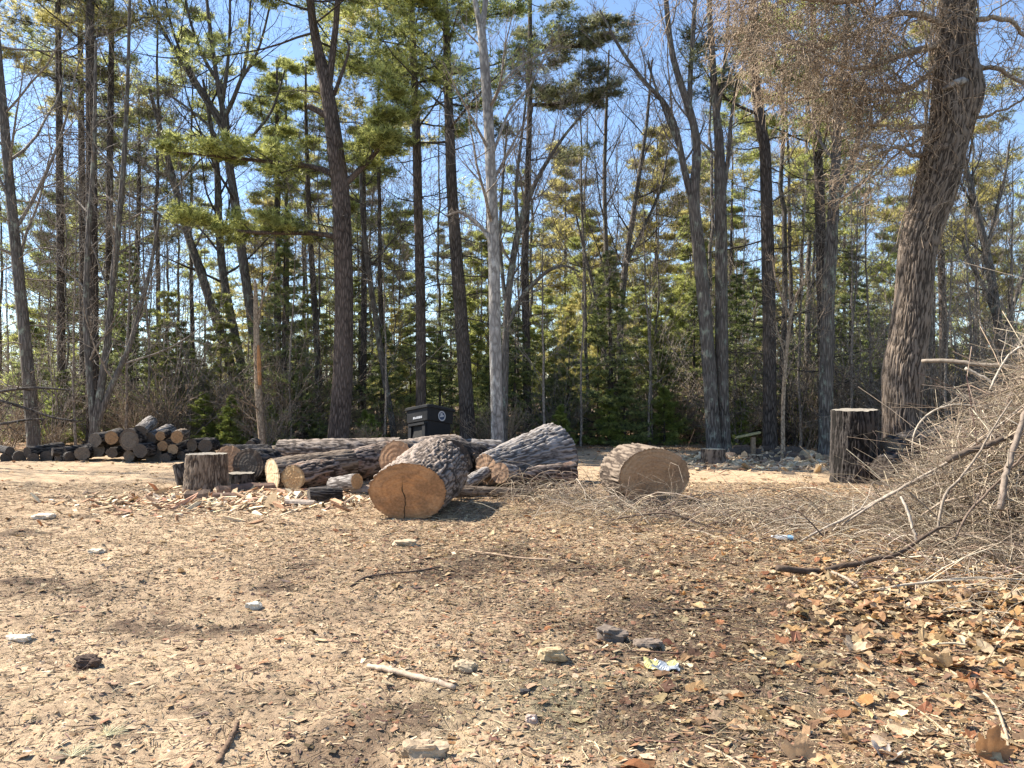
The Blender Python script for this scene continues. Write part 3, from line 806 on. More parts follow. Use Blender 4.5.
# firewood pile at the left edge of the woods
CUT_TAN_SHADED = mat_cut('shaded_tan_end_grain', (0.25, 0.15, 0.08), (0.28, 0.18, 0.1), (0.12, 0.075, 0.045), 0.15, 16, 0.5)  # these three end grains are darkened, painting in the shade on the pile
CUT_PALE_SHADED = mat_cut('shaded_pale_end_grain', (0.32, 0.23, 0.145), (0.3, 0.215, 0.135), (0.16, 0.11, 0.075), 0.14, 14, 0.52)
CUT_GREY_SHADED = mat_cut('shaded_grey_end_grain', (0.12, 0.1, 0.082), (0.15, 0.125, 0.1), (0.06, 0.05, 0.042), 0.2, 18, 0.5)
PILE = [  # px, py, radius px, cut, bark, words
    (111.3, 438, 7.0, CUT_TAN, 'log_grey', 'bright orange-tan end, second from the left on top of the pile'),
    (128.8, 440, 11.2, CUT_WEATHER, 'log_grey', 'thickest log of the pile, grey end in the middle'),
    (95, 440, 8.5, CUT_WEATHER, 'log_dark', 'grey end at the top left corner of the pile'),
    (97.4, 450, 7.4, CUT_RED, 'log_dark', 'dull orange end under the top left log of the pile'),
    (140, 451, 7.6, CUT_DARK, 'log_dark', 'dark end under the thickest log, to its right'),
    (153, 455, 8.4, CUT_DARK, 'log_dark', 'blackest end at the foot of the pile, near its middle'),
    (149.6, 440, 7.4, CUT_DARK, 'log_silver', 'dark end under a bleached back, right of the thickest log'),
    (139.5, 431, 6.4, CUT_DARK, 'log_silver', 'bleached log lying on the thickest log at the crest of the pile'),
    (160.3, 436, 4.6, CUT_TAN, 'log_grey', 'thinnest orange end at the top right of the pile'),
    (162.5, 446, 5.0, CUT_TAN, 'log_brown', 'small bright tan end below the thinnest orange one'),
    (172.8, 449, 6.0, CUT_PALE, 'log_grey', 'pale round end low on the right of the pile'),
    (177, 437, 6.4, CUT_TAN, 'log_brown', 'yellow-cored end at the far top right of the pile'),
    (192, 445, 6.6, CUT_WEATHER, 'log_dark', 'grey ringed end right behind the chopping block'),
    (128.8, 456.5, 6.2, CUT_RED, 'log_brown', 'dull brown end on the ground under the thickest log'),
    (111.5, 453, 6.2, CUT_DARK, 'log_dark', 'dark end on the ground under the bright orange-tan one'),
    (82, 453.5, 7.0, CUT_RED, 'log_dark', 'brown end on the ground at the left foot of the pile'),
    (165, 458.5, 5.4, CUT_DARK, 'log_dark', 'dark end on the ground below the pale round one'),
    (181, 455.5, 5.4, CUT_DARK, 'log_dark', 'dark end on the ground beside the tilted stump'),
    (205, 446, 6.8, CUT_DARK, 'log_grey', 'dark back rising over the chopping block'),
]
rngp = np.random.default_rng(3)
for i, (px, py, r, cut, bk, words) in enumerate(PILE):
    Y = 18.6 + rngp.uniform(-0.3, 0.3)
    p = W(px, py, Y); rr = r / F * Y * 0.94
    cut = {'tan_end_grain': CUT_TAN_SHADED, 'pale_end_grain': CUT_PALE_SHADED, 'weathered_end_grain': CUT_GREY_SHADED, 'reddish_end_grain': CUT_GREY_SHADED}.get(cut.name, cut)  # swap in the end grains that carry the pile's shade
    ax = np.array([rngp.uniform(-0.1, 0.25), 1.0, rngp.uniform(-0.02, 0.1)])
    Ln = rngp.uniform(0.5, 0.8)
    if i in (6, 7): Ln = 1.0; ax = np.array([-0.05, 1.0, 0.2])
    ax[0] += rngp.uniform(-0.25, 0.15)
    e1, e2 = rngp.uniform(0.85, 1.1, 2)
    make_log('firewood_log', 'firewood log, ' + words, p, ax, Ln, (rr * e1, rr * e2), (rr * 1.03, rr * 1.03), M['log_dark' if bk == 'log_grey' else bk], cut, seed=40 + i, group='logs stacked in the firewood pile', amp=0.03, na=56, nl=26, lump=0.12, cat='firewood log')  # grey bark becomes dark bark here, shade on the pile put into the colour
# smaller logs in the low heap running off to the left
LOW = [(70, 457, 5), (58, 458, 5), (46, 457, 6), (33, 458.5, 5), (20, 457, 6), (6, 458, 5), (52, 452, 4), (27, 452, 5), (10, 451, 4), (-8, 456, 6), (64, 451, 4)]
LOW2 = [(212, 455, 5), (222, 450, 5), (216, 446, 4), (235, 450, 5), (250, 446, 5), (205, 457, 4)]
for i, (px, py, r) in enumerate(LOW):
    Y = 18.8 + 0.1 * (i % 3)
    p = W(px, py, Y); rr = r / F * Y
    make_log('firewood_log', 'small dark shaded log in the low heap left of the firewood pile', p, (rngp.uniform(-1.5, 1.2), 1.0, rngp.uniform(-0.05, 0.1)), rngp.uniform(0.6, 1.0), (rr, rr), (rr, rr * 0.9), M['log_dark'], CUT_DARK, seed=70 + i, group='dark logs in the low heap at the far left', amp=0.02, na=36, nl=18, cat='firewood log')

for i, (px, py, r) in enumerate(LOW2):
    Y = 19.0 + 0.15 * (i % 3)
    p = W(px, py, Y); rr = r / F * Y
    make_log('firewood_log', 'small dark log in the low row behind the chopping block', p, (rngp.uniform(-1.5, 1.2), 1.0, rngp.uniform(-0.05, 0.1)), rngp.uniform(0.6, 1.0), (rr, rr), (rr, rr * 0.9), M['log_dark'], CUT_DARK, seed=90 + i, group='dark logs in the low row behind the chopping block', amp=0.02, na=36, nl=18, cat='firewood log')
# split firewood scattered by the twin trunks
def splitwood(seed, L, w, h):
    r = np.random.default_rng(seed)
    K = 6
    zs = np.linspace(0, L, K)
    prof = np.array([[-0.5, 0], [0.5, 0.05], [0.42, 0.55], [0.0, 1.0], [-0.4, 0.6]])
    V = np.zeros((K, 5, 3))
    for k in range(K):
        V[k, :, 0] = zs[k] - L / 2 + r.normal(0, 0.006, 5) + (r.normal(0, 0.02, 5) if k in (0, K - 1) else 0)
        V[k, :, 1] = prof[:, 0] * w * (1 + r.normal(0, 0.06, 5)); V[k, :, 2] = prof[:, 1] * h * (1 + r.normal(0, 0.06, 5))
    return V
def make_split(name, label, loc, rz, L, w, h, seed, cw, cb, group=None, cat='firewood', tilt=0.0):
    t = thing(name, label, cat, loc, group)
    t.rotation_euler = (0, tilt, rz)
    V = splitwood(seed, L, w, h); K = V.shape[0]
    i = np.arange(K - 1)[:, None] * 5
    def strip(cols):
        q = []
        for a in cols:
            b = (a + 1) % 5
            q.append(np.concatenate([i + a, i + b, i + 5 + b, i + 5 + a], 1))
        return np.concatenate(q)
    wood = MB(); ends = np.array([[0, 4, 3, 2, 1], [5 * K - 5, 5 * K - 4, 5 * K - 3, 5 * K - 2, 5 * K - 1]])
    wood.add(V, [strip([0, 1, 2]), ends], np.array(cw))
    bark = MB(); Vb = V.copy()
    bark.add(Vb, [strip([3, 4])], np.array(cb))
    part('split_face', wood, M['stick'], t, False)
    part('bark', bark, M['stick'], t, False)
    return t
SPL = [(735, 452, 0.45, 0.3, 'longest'), (745, 457, 0.4, 1.2, ''), (768, 459, 0.45, -0.4, ''), (778, 455, 0.5, 0.5, ''), (790, 458, 0.42, 0.1, ''), (800, 461, 0.4, 0.9, ''),
       (728, 458, 0.4, -0.8, ''), (752, 452, 0.5, -0.2, ''), (785, 450, 0.5, 0.2, ''), (765, 449, 0.45, 0.7, ''), (808, 456, 0.4, 2.0, ''), (741, 447, 0.5, 0.1, ''), (797, 450, 0.45, -0.5, ''), (775, 463, 0.3, 0.3, ''), (818, 459, 0.35, 1.4, '')]
for i, (px, py, L, rz, _) in enumerate(SPL):
    Y = GY(py) if py > 453 else 21.0 + (453 - py) * 0.3
    x = (px - 512) / F * Y
    make_split('split_firewood', 'split firewood piece lying in the scatter between the twin trunks and the tall stump', (x, Y, gz(x, Y) + 0.02), rz, L, 0.18, 0.15, 100 + i, (0.55, 0.42, 0.27) if i % 3 else (0.42, 0.33, 0.24), (0.13, 0.1, 0.08), 'split firewood scattered on the ground', tilt=rngp.uniform(-0.15, 0.15))
# split wood by the front logs
make_split('split_firewood', 'bright cream split wedge lying in front of the chopping block', P(196, 502, 11.6) * [1, 1, 0] + [0, 0, 0.02], 0.35, 0.34, 0.16, 0.12, 121, (0.75, 0.6, 0.42), (0.2, 0.14, 0.1))
make_split('split_firewood', 'flat reddish bark slab lying right of the cream wedge', P(226, 501, 11.8) * [1, 1, 0] + [0, 0, 0.02], -0.1, 0.4, 0.12, 0.06, 122, (0.5, 0.33, 0.22), (0.16, 0.1, 0.075))
make_split('split_firewood', 'long reddish split slab lying before the upright almond end', P(255, 488, 12.9) * [1, 1, 0] + [0, 0, 0.02], 0.25, 0.75, 0.16, 0.09, 123, (0.5, 0.28, 0.18), (0.2, 0.13, 0.1))
make_split('split_firewood', 'bleached split stick beside the hollow log piece', P(300, 508, 11.0) * [1, 1, 0] + [0, 0, 0.02], -0.3, 0.5, 0.1, 0.06, 124, (0.7, 0.58, 0.44), (0.4, 0.33, 0.27))
make_split('split_firewood', 'pale chunk lying under the right end of the short grey log', P(362, 492, 12.4) * [1, 1, 0] + [0, 0, 0.02], 0.1, 0.3, 0.16, 0.1, 125, (0.72, 0.6, 0.44), (0.4, 0.3, 0.22))
make_split('split_firewood', 'small pale wedge standing behind the hollow log piece', P(222, 494, 12.2) * [1, 1, 0] + [0, 0, 0.02], 0.9, 0.25, 0.13, 0.12, 126, (0.72, 0.56, 0.38), (0.3, 0.2, 0.14))
make_split('split_firewood', 'broken dark splintered piece leaning beside the pale trunk', P(484, 462, 13.6), 0.5, 0.45, 0.14, 0.1, 127, (0.42, 0.28, 0.18), (0.06, 0.05, 0.04), tilt=0.3)

# yellow board propped over the scatter
def box(mb, c, s, col=(0.5, 0.5, 0.5), R=None, bev=0.0):
    bx = np.array([[-1, -1, -1], [1, -1, -1], [1, 1, -1], [-1, 1, -1], [-1, -1, 1], [1, -1, 1], [1, 1, 1], [-1, 1, 1]], float) * 0.5 * np.array(s)
    if R is not None: bx = bx @ np.array(R).T
    q = np.array([[0, 3, 2, 1], [4, 5, 6, 7], [0, 1, 5, 4], [1, 2, 6, 5], [2, 3, 7, 6], [3, 0, 4, 7]])
    mb.add(bx + np.array(c), q, np.array(col))
def rot(ax, a): return np.array(Matrix.Rotation(a, 3, ax))
bp = P(748, 435, 21.2)
t = thing('board', 'mossy yellow board slanting up on a short post over the split firewood', 'board', (bp[0], bp[1], gz(bp[0], bp[1])))
b = MB(); box(b, (0, 0, bp[2]), (0.68, 0.13, 0.055), (0.42, 0.38, 0.2), rot('Y', -0.2)); part('plank', b, M['stick'], t, False)
b = MB(); box(b, (0.14, 0.0, bp[2] / 2 - 0.03), (0.11, 0.1, bp[2] - 0.06), (0.36, 0.25, 0.16)); part('post', b, M['stick'], t, False)

# ================================================================== BIN
def build_bin():
    Y = 16.6
    cx = (429 - 512) / F * Y
    t = thing('wheeled_bin', 'black wheeled rubbish bin with a round white emblem behind the logs', 'bin', (cx, Y, gz(cx, Y)))
    t.rotation_mode = 'QUATERNION'; t.rotation_quaternion = (Matrix.Rotation(math.radians(-12), 3, 'X') @ Matrix.Rotation(math.radians(-41), 3, 'Z')).to_quaternion()
    black = mat_plain('bin_plastic', (0.010, 0.010, 0.0115), 0.65, 30, 0.25)
    lidm = mat_plain('bin_lid_plastic', (0.011, 0.011, 0.012), 0.6, 30, 0.25)
    white = mat_plain('white_decal', (0.36, 0.37, 0.39), 0.6, 40, 0.15)
    blue = mat_plain('blue_decal', (0.03, 0.05, 0.1), 0.6, 40, 0.2)
    # body: tapered tub, front is local -Y (turned to the left in the picture), right side local +X
    H, w0, w1, d0, d1 = 1.26, 0.54, 0.68, 0.6, 0.72
    prof = []
    for zt in (0, 0.06, 0.45, 0.62, 0.625, 0.78, 0.785, 0.93, 1.0):
        w = w0 + (w1 - w0) * zt; d = d0 + (d1 - d0) * zt
        if zt >= 0.785: w += 0.05; d += 0.06
        prof.append((zt * H + 0.03, w / 2, d / 2))
    def ring(z, hw, hd, r=0.06, n=5):
        p = []
        for (sx, sy, a0) in ((1, 1, 0), (-1, 1, 90), (-1, -1, 180), (1, -1, 270)):
            for k in range(n):
                a = math.radians(a0 + 90 * k / (n - 1))
                p.append((sx * (hw - r) + r * math.cos(a), sy * (hd - r) + r * math.sin(a), z))
        return p
    V = np.array([ring(*p) for p in prof]); K, S = V.shape[:2]
    b = MB()
    i = np.arange(K - 1)[:, None] * S; j = np.arange(S)[None]; j2 = (j + 1) % S
    b.add(V, [np.stack([i + j, i + j2, i + S + j2, i + S + j], -1).reshape(-1, 4), np.arange(S)[None, ::-1]])
    # moulded lifting pocket on the front: two cheeks around a recess panel
    def yf(z): return -(d0 + (d1 - d0) * z / H) / 2
    box(b, (-0.22, yf(0.78) - 0.02, 0.78), (0.09, 0.07, 0.38)); box(b, (0.22, yf(0.78) - 0.02, 0.78), (0.09, 0.07, 0.38))
    box(b, (0.0, yf(0.95) - 0.025, 0.955), (0.5, 0.08, 0.05))
    part('body', b, black, t, False)
    b = MB(); box(b, (0, yf(0.72) - 0.012, 0.74), (0.3, 0.03, 0.3), R=rot('X', -0.12)); part('lift_pocket', b, mat_plain('pocket_plastic', (0.02, 0.018, 0.016), 0.7, 20, 0.3), t, False)
    # lid with a rolled front lip and slight dome
    L = MB()
    rings = [ring(H + 0.03, w1 / 2 + 0.055, d1 / 2 + 0.065, 0.07), ring(H + 0.075, w1 / 2 + 0.055, d1 / 2 + 0.065, 0.07), ring(H + 0.1, w1 / 2 + 0.03, d1 / 2 + 0.03, 0.06), ring(H + 0.115, w1 / 2 - 0.12, d1 / 2 - 0.12, 0.05)]
    V = np.array(rings); K, S = V.shape[:2]
    i = np.arange(K - 1)[:, None] * S; j = np.arange(S)[None]; j2 = (j + 1) % S
    L.add(V, [np.stack([i + j, i + j2, i + S + j2, i + S + j], -1).reshape(-1, 4), np.arange(S)[None, ::-1], (np.arange(S) + (K - 1) * S)[None]])
    lid = part('lid', L, lidm, t, False)
    # little row of white lettering, too small in the photograph to read
    tx = MB(); z = 1.1; x = -0.12
    yy = -(d0 + (d1 - d0) * z / H) / 2 - 0.034
    for wv, hv in ((0.045, 0.05), (0.012, 0.05), (0.03, 0.035), (0.032, 0.05), (0.022, 0.05), (0.034, 0.05), (0.018, 0.05), (0.03, 0.05)):
        box(tx, (x + wv / 2, yy, z + (hv - 0.05) / 2), (wv, 0.004, hv)); x += wv + 0.008
    part('lettering', tx, white, t, False)
    # emblem on the right side: white ring, blue disc, pale animal head
    def disc(r0, r1, n=40):
        a = np.linspace(0, 2 * math.pi, n, endpoint=False)
        v = np.concatenate([np.stack([0 * a, np.cos(a) * r, np.sin(a) * r], -1) for r in (r0, r1)])
        k = np.arange(n); k2 = (k + 1) % n
        m = MB(); m.add(v, np.stack([k, k + n, k2 + n, k2], -1)); return m
    zc = 1.147; xs = (w0 + (w1 - w0) * zc / H) / 2 + 0.03
    em = disc(0.084, 0.11); o = part('emblem', em, white, t, False, (xs + 0.006, 0.0, zc))
    o.rotation_euler = (0, 0.055, 0)
    d = part('emblem_field', disc(0.0005, 0.084), blue, o, False, (-0.002, 0, 0))
    h = MB()
    a = np.linspace(0, 2 * math.pi, 28, endpoint=False)
    rr = 0.05 + 0.014 * np.cos(3 * a + 0.6) + 0.01 * np.cos(5 * a)
    v = np.stack([0 * a + 0.002, np.cos(a) * rr - 0.008, np.sin(a) * rr * 0.85 + 0.012], -1)
    h.add(np.concatenate([v, [[0.002, 0, 0]]]), np.stack([np.full(28, 28), np.arange(28), (np.arange(28) + 1) % 28], -1))
    part('emblem_figure', h, white, o, False)
    # wheels and handle at the back
    for s in (-1, 1):
        wl = MB(); a = np.linspace(0, 2 * math.pi, 24, endpoint=False)
        pr = [(0.12, -0.03), (0.135, -0.02), (0.135, 0.02), (0.12, 0.03)]
        V = np.array([[(s * 0.3 + px_, d0 / 2 + 0.03 + math.cos(q) * r, 0.135 + math.sin(q) * r) for q in a] for (r, px_) in pr])
        i = np.arange(3)[:, None] * 24; j = np.arange(24)[None]; j2 = (j + 1) % 24
        wl.add(V, [np.stack([i + j, i + j2, i + 24 + j2, i + 24 + j], -1).reshape(-1, 4), np.arange(24)[None], (np.arange(24) + 72)[None, ::-1]])
        part('wheel', wl, black, t, False)
    hb = MB(); tubes(hb, np.array([[[-0.28, d1 / 2 + 0.02, 1.2], [-0.28, d1 / 2 + 0.12, 1.22], [0.28, d1 / 2 + 0.12, 1.22], [0.28, d1 / 2 + 0.02, 1.2]]]), np.full((1, 4), 0.018), 8)
    part('handle', hb, black, t)
build_bin()

# ================================================================== TREES
def trunk_into(mb, P0, R0, S=14, rough=0.06, seed=0):
    """a single stem with slightly uneven girth"""
    K = len(P0)
    if rough and S >= 8:
        T = norm(np.gradient(P0, axis=0))
        U = norm(np.cross(T, np.array([0.03, 1.0, 0.0]))); V = np.cross(T, U)
        a = np.arange(S) * 2 * math.pi / S
        ring = U[:, None] * np.cos(a)[None, :, None] + V[:, None] * np.sin(a)[None, :, None]
        k = 1 + rough * 2 * (fbm(np.stack([np.cos(a)[None] * 1.3 + seed + 0 * P0[:, :1], np.sin(a)[None] * 1.3 + 0 * P0[:, :1], P0[:, 2:3] * 1.5 + 0 * a[None]], -1), 3) - 0.5)
        v = P0[:, None] + ring * (R0[:, None] * k)[..., None]
        i = np.arange(K - 1)[:, None] * S; j = np.arange(S)[None]; j2 = (j + 1) % S
        mb.add(v, np.stack([i + j, i + j2, i + S + j2, i + S + j], -1).reshape(-1, 4))
    else:
        tubes(mb, P0, R0, S)

TH = 0.84     # the tapes in the tables run a little wide of the bark
def px_path(pts, Y, base, K=40, dy=0.0):
    """control points (px, py, width px) at distance Y -> local polyline and radii"""
    p = np.array([W(a[0], a[1], Y) for a in pts]) - np.array(base)
    if dy:
        p[:, 1] += dy * np.linspace(0, 1, len(p)) ** 2
    r = np.array([a[2] / 2 / F * Y for a in pts]) * TH
    return resample(p, K, r)

def base_of(px, Y):
    x = (px - 512) / F * Y
    return np.array([x, Y, gz(x, Y) - 0.08])

def to_ground(pts, Y):
    """extend the first control point down to the ground with a little root flare"""
    py0 = HY + EH * F / Y + 2
    a, b = pts[0], pts[1]
    if py0 > a[1] + 1:
        x = a[0] + (a[0] - b[0]) / (a[1] - b[1] + 1e-6) * 0.4 * (py0 - a[1])
        return [(x, py0, a[2] * 1.22)] + list(pts)
    return list(pts)

def bare_branches(rng, P0, R0, n1=12, t0=0.4, lf=0.4, up=0.6, n2_=7, n3=5, ang=0.75, fine=True, r1=0.5, wig=0.12, mbs=None, rmin=0.004, t1=0.99, n4=0):
    """limbs, boughs and twigs from a bare stem"""
    mb = mbs or MB()
    A, Ra = grow(rng, P0[None], R0[None], n1, t0, t1, lf, ang, up, 8, r1, wig, shrink=0.55)
    Ra = np.maximum(Ra, rmin * 1.5); tubes(mb, A, Ra, 5)
    B, Rb = grow(rng, A, Ra, n2_, 0.2, 1.0, 0.55, 0.7, up * 0.6, 6, 0.55, wig * 1.2)
    Rb = np.maximum(Rb, rmin); tubes(mb, B, Rb, 4)
    if fine:
        C, Rc = grow(rng, B, Rb, n3, 0.15, 1.0, 0.6, 0.7, up * 0.4, 4, 0.6, wig * 1.4)
        Rc = np.maximum(Rc, rmin * 0.75); tubes(mb, C, Rc, 3)
        if n4:
            D, Rd = grow(rng, C, Rc, n4, 0.2, 1.0, 0.6, 0.7, 0.1, 3, 0.7, wig * 1.5)
            tubes(mb, D, np.maximum(Rd, rmin * 0.6), 3)
    return mb

def pine_crown(rng, P0, R0, Hh, t0=0.45, t1=0.99, n1=30, llen=3.2, leafmb=None, brmb=None, up=0.25, dens=1.0, nn=9, ln=0.15, wd=0.017, ang=1.45, droop=0.0, limbs=None, shape=0.75, n2_=12, n3=5):
    """whorls of live pine limbs carrying flat sprays of tufts"""
    leafmb = leafmb or MB(); brmb = brmb or MB()
    if limbs is None:
        A, Ra = grow(rng, P0[None], R0[None], n1, t0, t1, 1, ang, up, 8, 0.33, 0.09, L=llen, shrink=shape, jl=0.28, rmax=0.07)
    else:
        A, Ra = limbs
    tubes(brmb, A, Ra, 5)
    B, Rb = grow(rng, A, Ra, n2_, 0.3, 1.0, 0.36, 0.85, 0.3, 5, 0.5, 0.12, flat=0.75, shrink=0.5)
    Rb = np.maximum(Rb, 0.006); tubes(brmb, B, Rb, 3)
    C, Rc = grow(rng, B, Rb, n3, 0.25, 1.0, 0.5, 0.7, 0.4, 3, 0.6, 0.15, flat=0.5)
    Rc = np.maximum(Rc, 0.004); tubes(brmb, C, Rc, 3)
    pts, dr = [], []
    for Q, ts in ((B, (0.3, 0.5, 0.75, 1.0)), (C, (0.25, 0.6, 1.0)), (A, (0.8, 0.92, 1.0))):
        Kq = Q.shape[1]
        for t in ts:
            x = min(t * (Kq - 1), Kq - 1.001); i = int(x); f = x - i
            pts.append(Q[:, i] * (1 - f) + Q[:, i + 1] * f); dr.append(norm(Q[:, i + 1] - Q[:, i]))
    pts = np.concatenate(pts); dr = np.concatenate(dr)
    k = rng.random(len(pts)) < dens
    pts, dr = pts[k], dr[k]
    pts = pts + rng.normal(0, 1, pts.shape) * [0.12, 0.12, 0.045]
    c = np.repeat(np.clip(rng.normal(0.5, 0.36, (len(pts), 1)), 0, 1), 3, 1)
    needles(rng, leafmb, pts, dr, nn, ln, wd, 0.7, 0.85, 0.25, c)
    return leafmb, brmb

def dead_limbs(rng, P0, R0, n, t0, t1, L, mb, up=-0.05):
    A, Ra = grow(rng, P0[None], R0[None], n, t0, t1, 1, 1.5, up, 6, 0.2, 0.14, L=L, shrink=0.2, jl=0.45, rmax=0.025)
    Ra = np.maximum(Ra, 0.007); tubes(mb, A, Ra, 4)
    B, Rb = grow(rng, A, Ra, 5, 0.25, 1.0, 0.4, 0.8, 0.0, 4, 0.5, 0.2, flat=0.5)
    tubes(mb, B, np.maximum(Rb, 0.005), 3)
    C, Rc = grow(rng, B, Rb, 3, 0.25, 1.0, 0.5, 0.8, 0.0, 3, 0.5, 0.2)
    tubes(mb, C, np.maximum(Rc, 0.004), 3)

def fir_mesh(rng, H, wid=0.3, leaf=None, br=None, n=70, t0=0.03, dens=1.0, nn=10, ln=0.1, wd=0.016):
    leaf = leaf or MB(); br = br or MB()
    P0 = np.stack([rng.normal(0, 0.02, 10).cumsum() * 0.5, rng.normal(0, 0.02, 10).cumsum() * 0.5, np.linspace(0, H, 10)], -1)
    R0 = np.linspace(0.016 * H + 0.01, 0.006, 10)
    A, Ra = grow(rng, P0[None], R0[None], n, t0, 0.985, 1, 1.62, 0.18, 6, 0.3, 0.07, L=H * wid, shrink=0.93, jl=0.22, rmax=0.03)
    tubes(br, A, np.maximum(Ra, 0.006), 3)
    B, Rb = grow(rng, A, Ra, 9, 0.12, 1.0, 0.5, 0.85, 0.05, 4, 0.5, 0.08, flat=0.85, shrink=0.6)
    pts, dr = [], []
    for Q, ts in ((A, np.linspace(0.25, 1, 8)), (B, np.linspace(0.15, 1, 7))):
        Kq = Q.shape[1]
        for t in ts:
            x = min(t * (Kq - 1), Kq - 1.001); i = int(x); f = x - i
            pts.append(Q[:, i] * (1 - f) + Q[:, i + 1] * f); dr.append(norm(Q[:, i + 1] - Q[:, i]))
    pts = np.concatenate(pts); dr = np.concatenate(dr)
    k = rng.random(len(pts)) < dens
    pts, dr = pts[k], dr[k]
    c = np.repeat(np.clip(rng.normal(0.5, 0.25, (len(pts), 1)), 0, 1), 3, 1)
    needles(rng, leaf, pts, dr, nn, ln, wd, 0.8, 0.75, 0.05, c)
    tr = MB(); tubes(tr, P0, R0, 7)
    return tr, br, leaf

# ---------------------------------------------------------------- front row, each tree on its own
def hero_bare(label, pts, Y, barkm, seed, cat='tree', name='bare_tree', twigm='twig', S=14, extra=(), n1=14, t0=0.45, lf=0.32, up=0.7, n2_=7, n3=5, n4=0, wig=0.1, group=None, ang=0.75, stems_t0=0.15, dead=None, rmin=0.0045):
    rng = np.random.default_rng(seed)
    pts = to_ground(pts, Y)
    base = base_of(pts[0][0], Y)
    t = thing(name, label, cat, tuple(base), group)
    P0, R0 = px_path(pts, Y, base)
    tr = MB(); trunk_into(tr, P0, R0, S, 0.07, seed)
    part('trunk', tr, M[barkm], t)
    br = MB()
    if n1:
        bare_branches(rng, P0, R0, n1, t0, lf, up, n2_, n3, ang, True, 0.42, wig, br, rmin, n4=n4)
    for k, (ep, kw) in enumerate(extra):
        P1, R1 = px_path(ep, Y, base, 24, kw.get('dy', 0.0))
        st = MB(); trunk_into(st, P1, R1, 10, 0.06, seed + k)
        part('stem' if kw.get('stem') else 'limb', st, M[barkm], t)
        bare_branches(rng, P1, R1, kw.get('n1', 9), kw.get('t0', stems_t0), kw.get('lf', 0.35), kw.get('up', up), n2_, n3, ang, True, 0.45, wig, br, rmin, n4=n4)
    if dead:
        dead_limbs(rng, P0, R0, *dead, br)
    part('branches', br, M[twigm], t)
    return t

def hero_pine(label, pts, Y, barkm, seed, name='pine_tree', t0=0.5, n1=26, llen=3.0, leafm='pine_leaf', dead=(26, 0.12, 0.55, 1.4), stems=(), limbs=(), S=16, up=0.25, stubs=(), nn=9, dens=1.0, shape=0.6):
    rng = np.random.default_rng(seed)
    pts = to_ground(pts, Y)
    base = base_of(pts[0][0], Y)
    t = thing(name, label, 'pine tree', tuple(base))
    P0, R0 = px_path(pts, Y, base)
    tr = MB(); trunk_into(tr, P0, R0, S, 0.07, seed)
    part('trunk', tr, M[barkm], t)
    br, lf = MB(), MB()
    if n1: pine_crown(rng, P0, R0, 1, t0, 0.99, n1, llen, lf, br, up, dens, nn, shape=shape)
    for sp in stems:
        P1, R1 = px_path(sp, Y, base, 20)
        st = MB(); trunk_into(st, P1, R1, 10, 0.06, seed)
        part('stem', st, M[barkm], t)
        pine_crown(rng, P1, R1, 1, 0.35, 0.99, 9, llen * 0.7, lf, br, up, dens, nn)
    for sp, dy in stubs:
        P1, R1 = px_path(sp, Y, base, 8, dy)
        st = MB(); tubes(st, P1, R1, 8, cap=True)
        part('limb_stub', st, M[barkm], t)
    for sp, dy in limbs:
        P1, R1 = px_path(sp, Y, base, 12, dy)
        lm = MB(); tubes(lm, P1, R1, 7)
        o = part('limb', lm, M[barkm], t)
        l2, b2 = MB(), MB()
        pine_crown(rng, P1, R1, 1, leafmb=l2, brmb=b2, limbs=grow(rng, P1[None], R1[None], 20, 0.08, 1.0, 1, 0.85, 0.45, 6, 0.5, 0.1, L=1.15, flat=0.55, shrink=0.35, rmax=0.02), n2_=8, n3=4, nn=7)
        part('boughs', b2, M['twig_dark'], o)
        part('foliage', l2, M[leafm], o)
    if dead:
        dead_limbs(rng, P0, R0, *dead, br)
    part('branches', br, M['twig_dark'], t)
    if lf.n: part('foliage', lf, M[leafm], t)
    return t

# far left grey tree with low dark boughs
hero_bare('grey bare tree leaning left at the left edge of the picture', [(34, 447, 15), (26, 350, 13.5), (17, 260, 12), (10, 190, 11), (4, 120, 10), (-3, 40, 8), (-12, -90, 6)], 22, 'grey_bark', 201, n1=16, t0=0.3, dead=(14, 0.1, 0.5, 1.6))
hero_bare('curved multi-stemmed bare tree rising behind the left end of the firewood pile', [(94, 436, 11), (100, 395, 9), (107, 345, 8), (112, 290, 7.5), (118, 230, 7), (124, 160, 6), (128, 70, 4), (130, -20, 3)], 21.5, 'grey_bark', 202,
          extra=[([(97, 425, 8), (112, 385, 7), (128, 350, 6), (140, 310, 5), (150, 270, 4), (160, 215, 3)], dict(stem=1, lf=0.35)), ([(94, 430, 9), (90, 380, 8), (86, 320, 7), (88, 240, 6), (94, 150, 5), (96, 40, 3)], dict(stem=1))], n1=16, t0=0.3, lf=0.25)
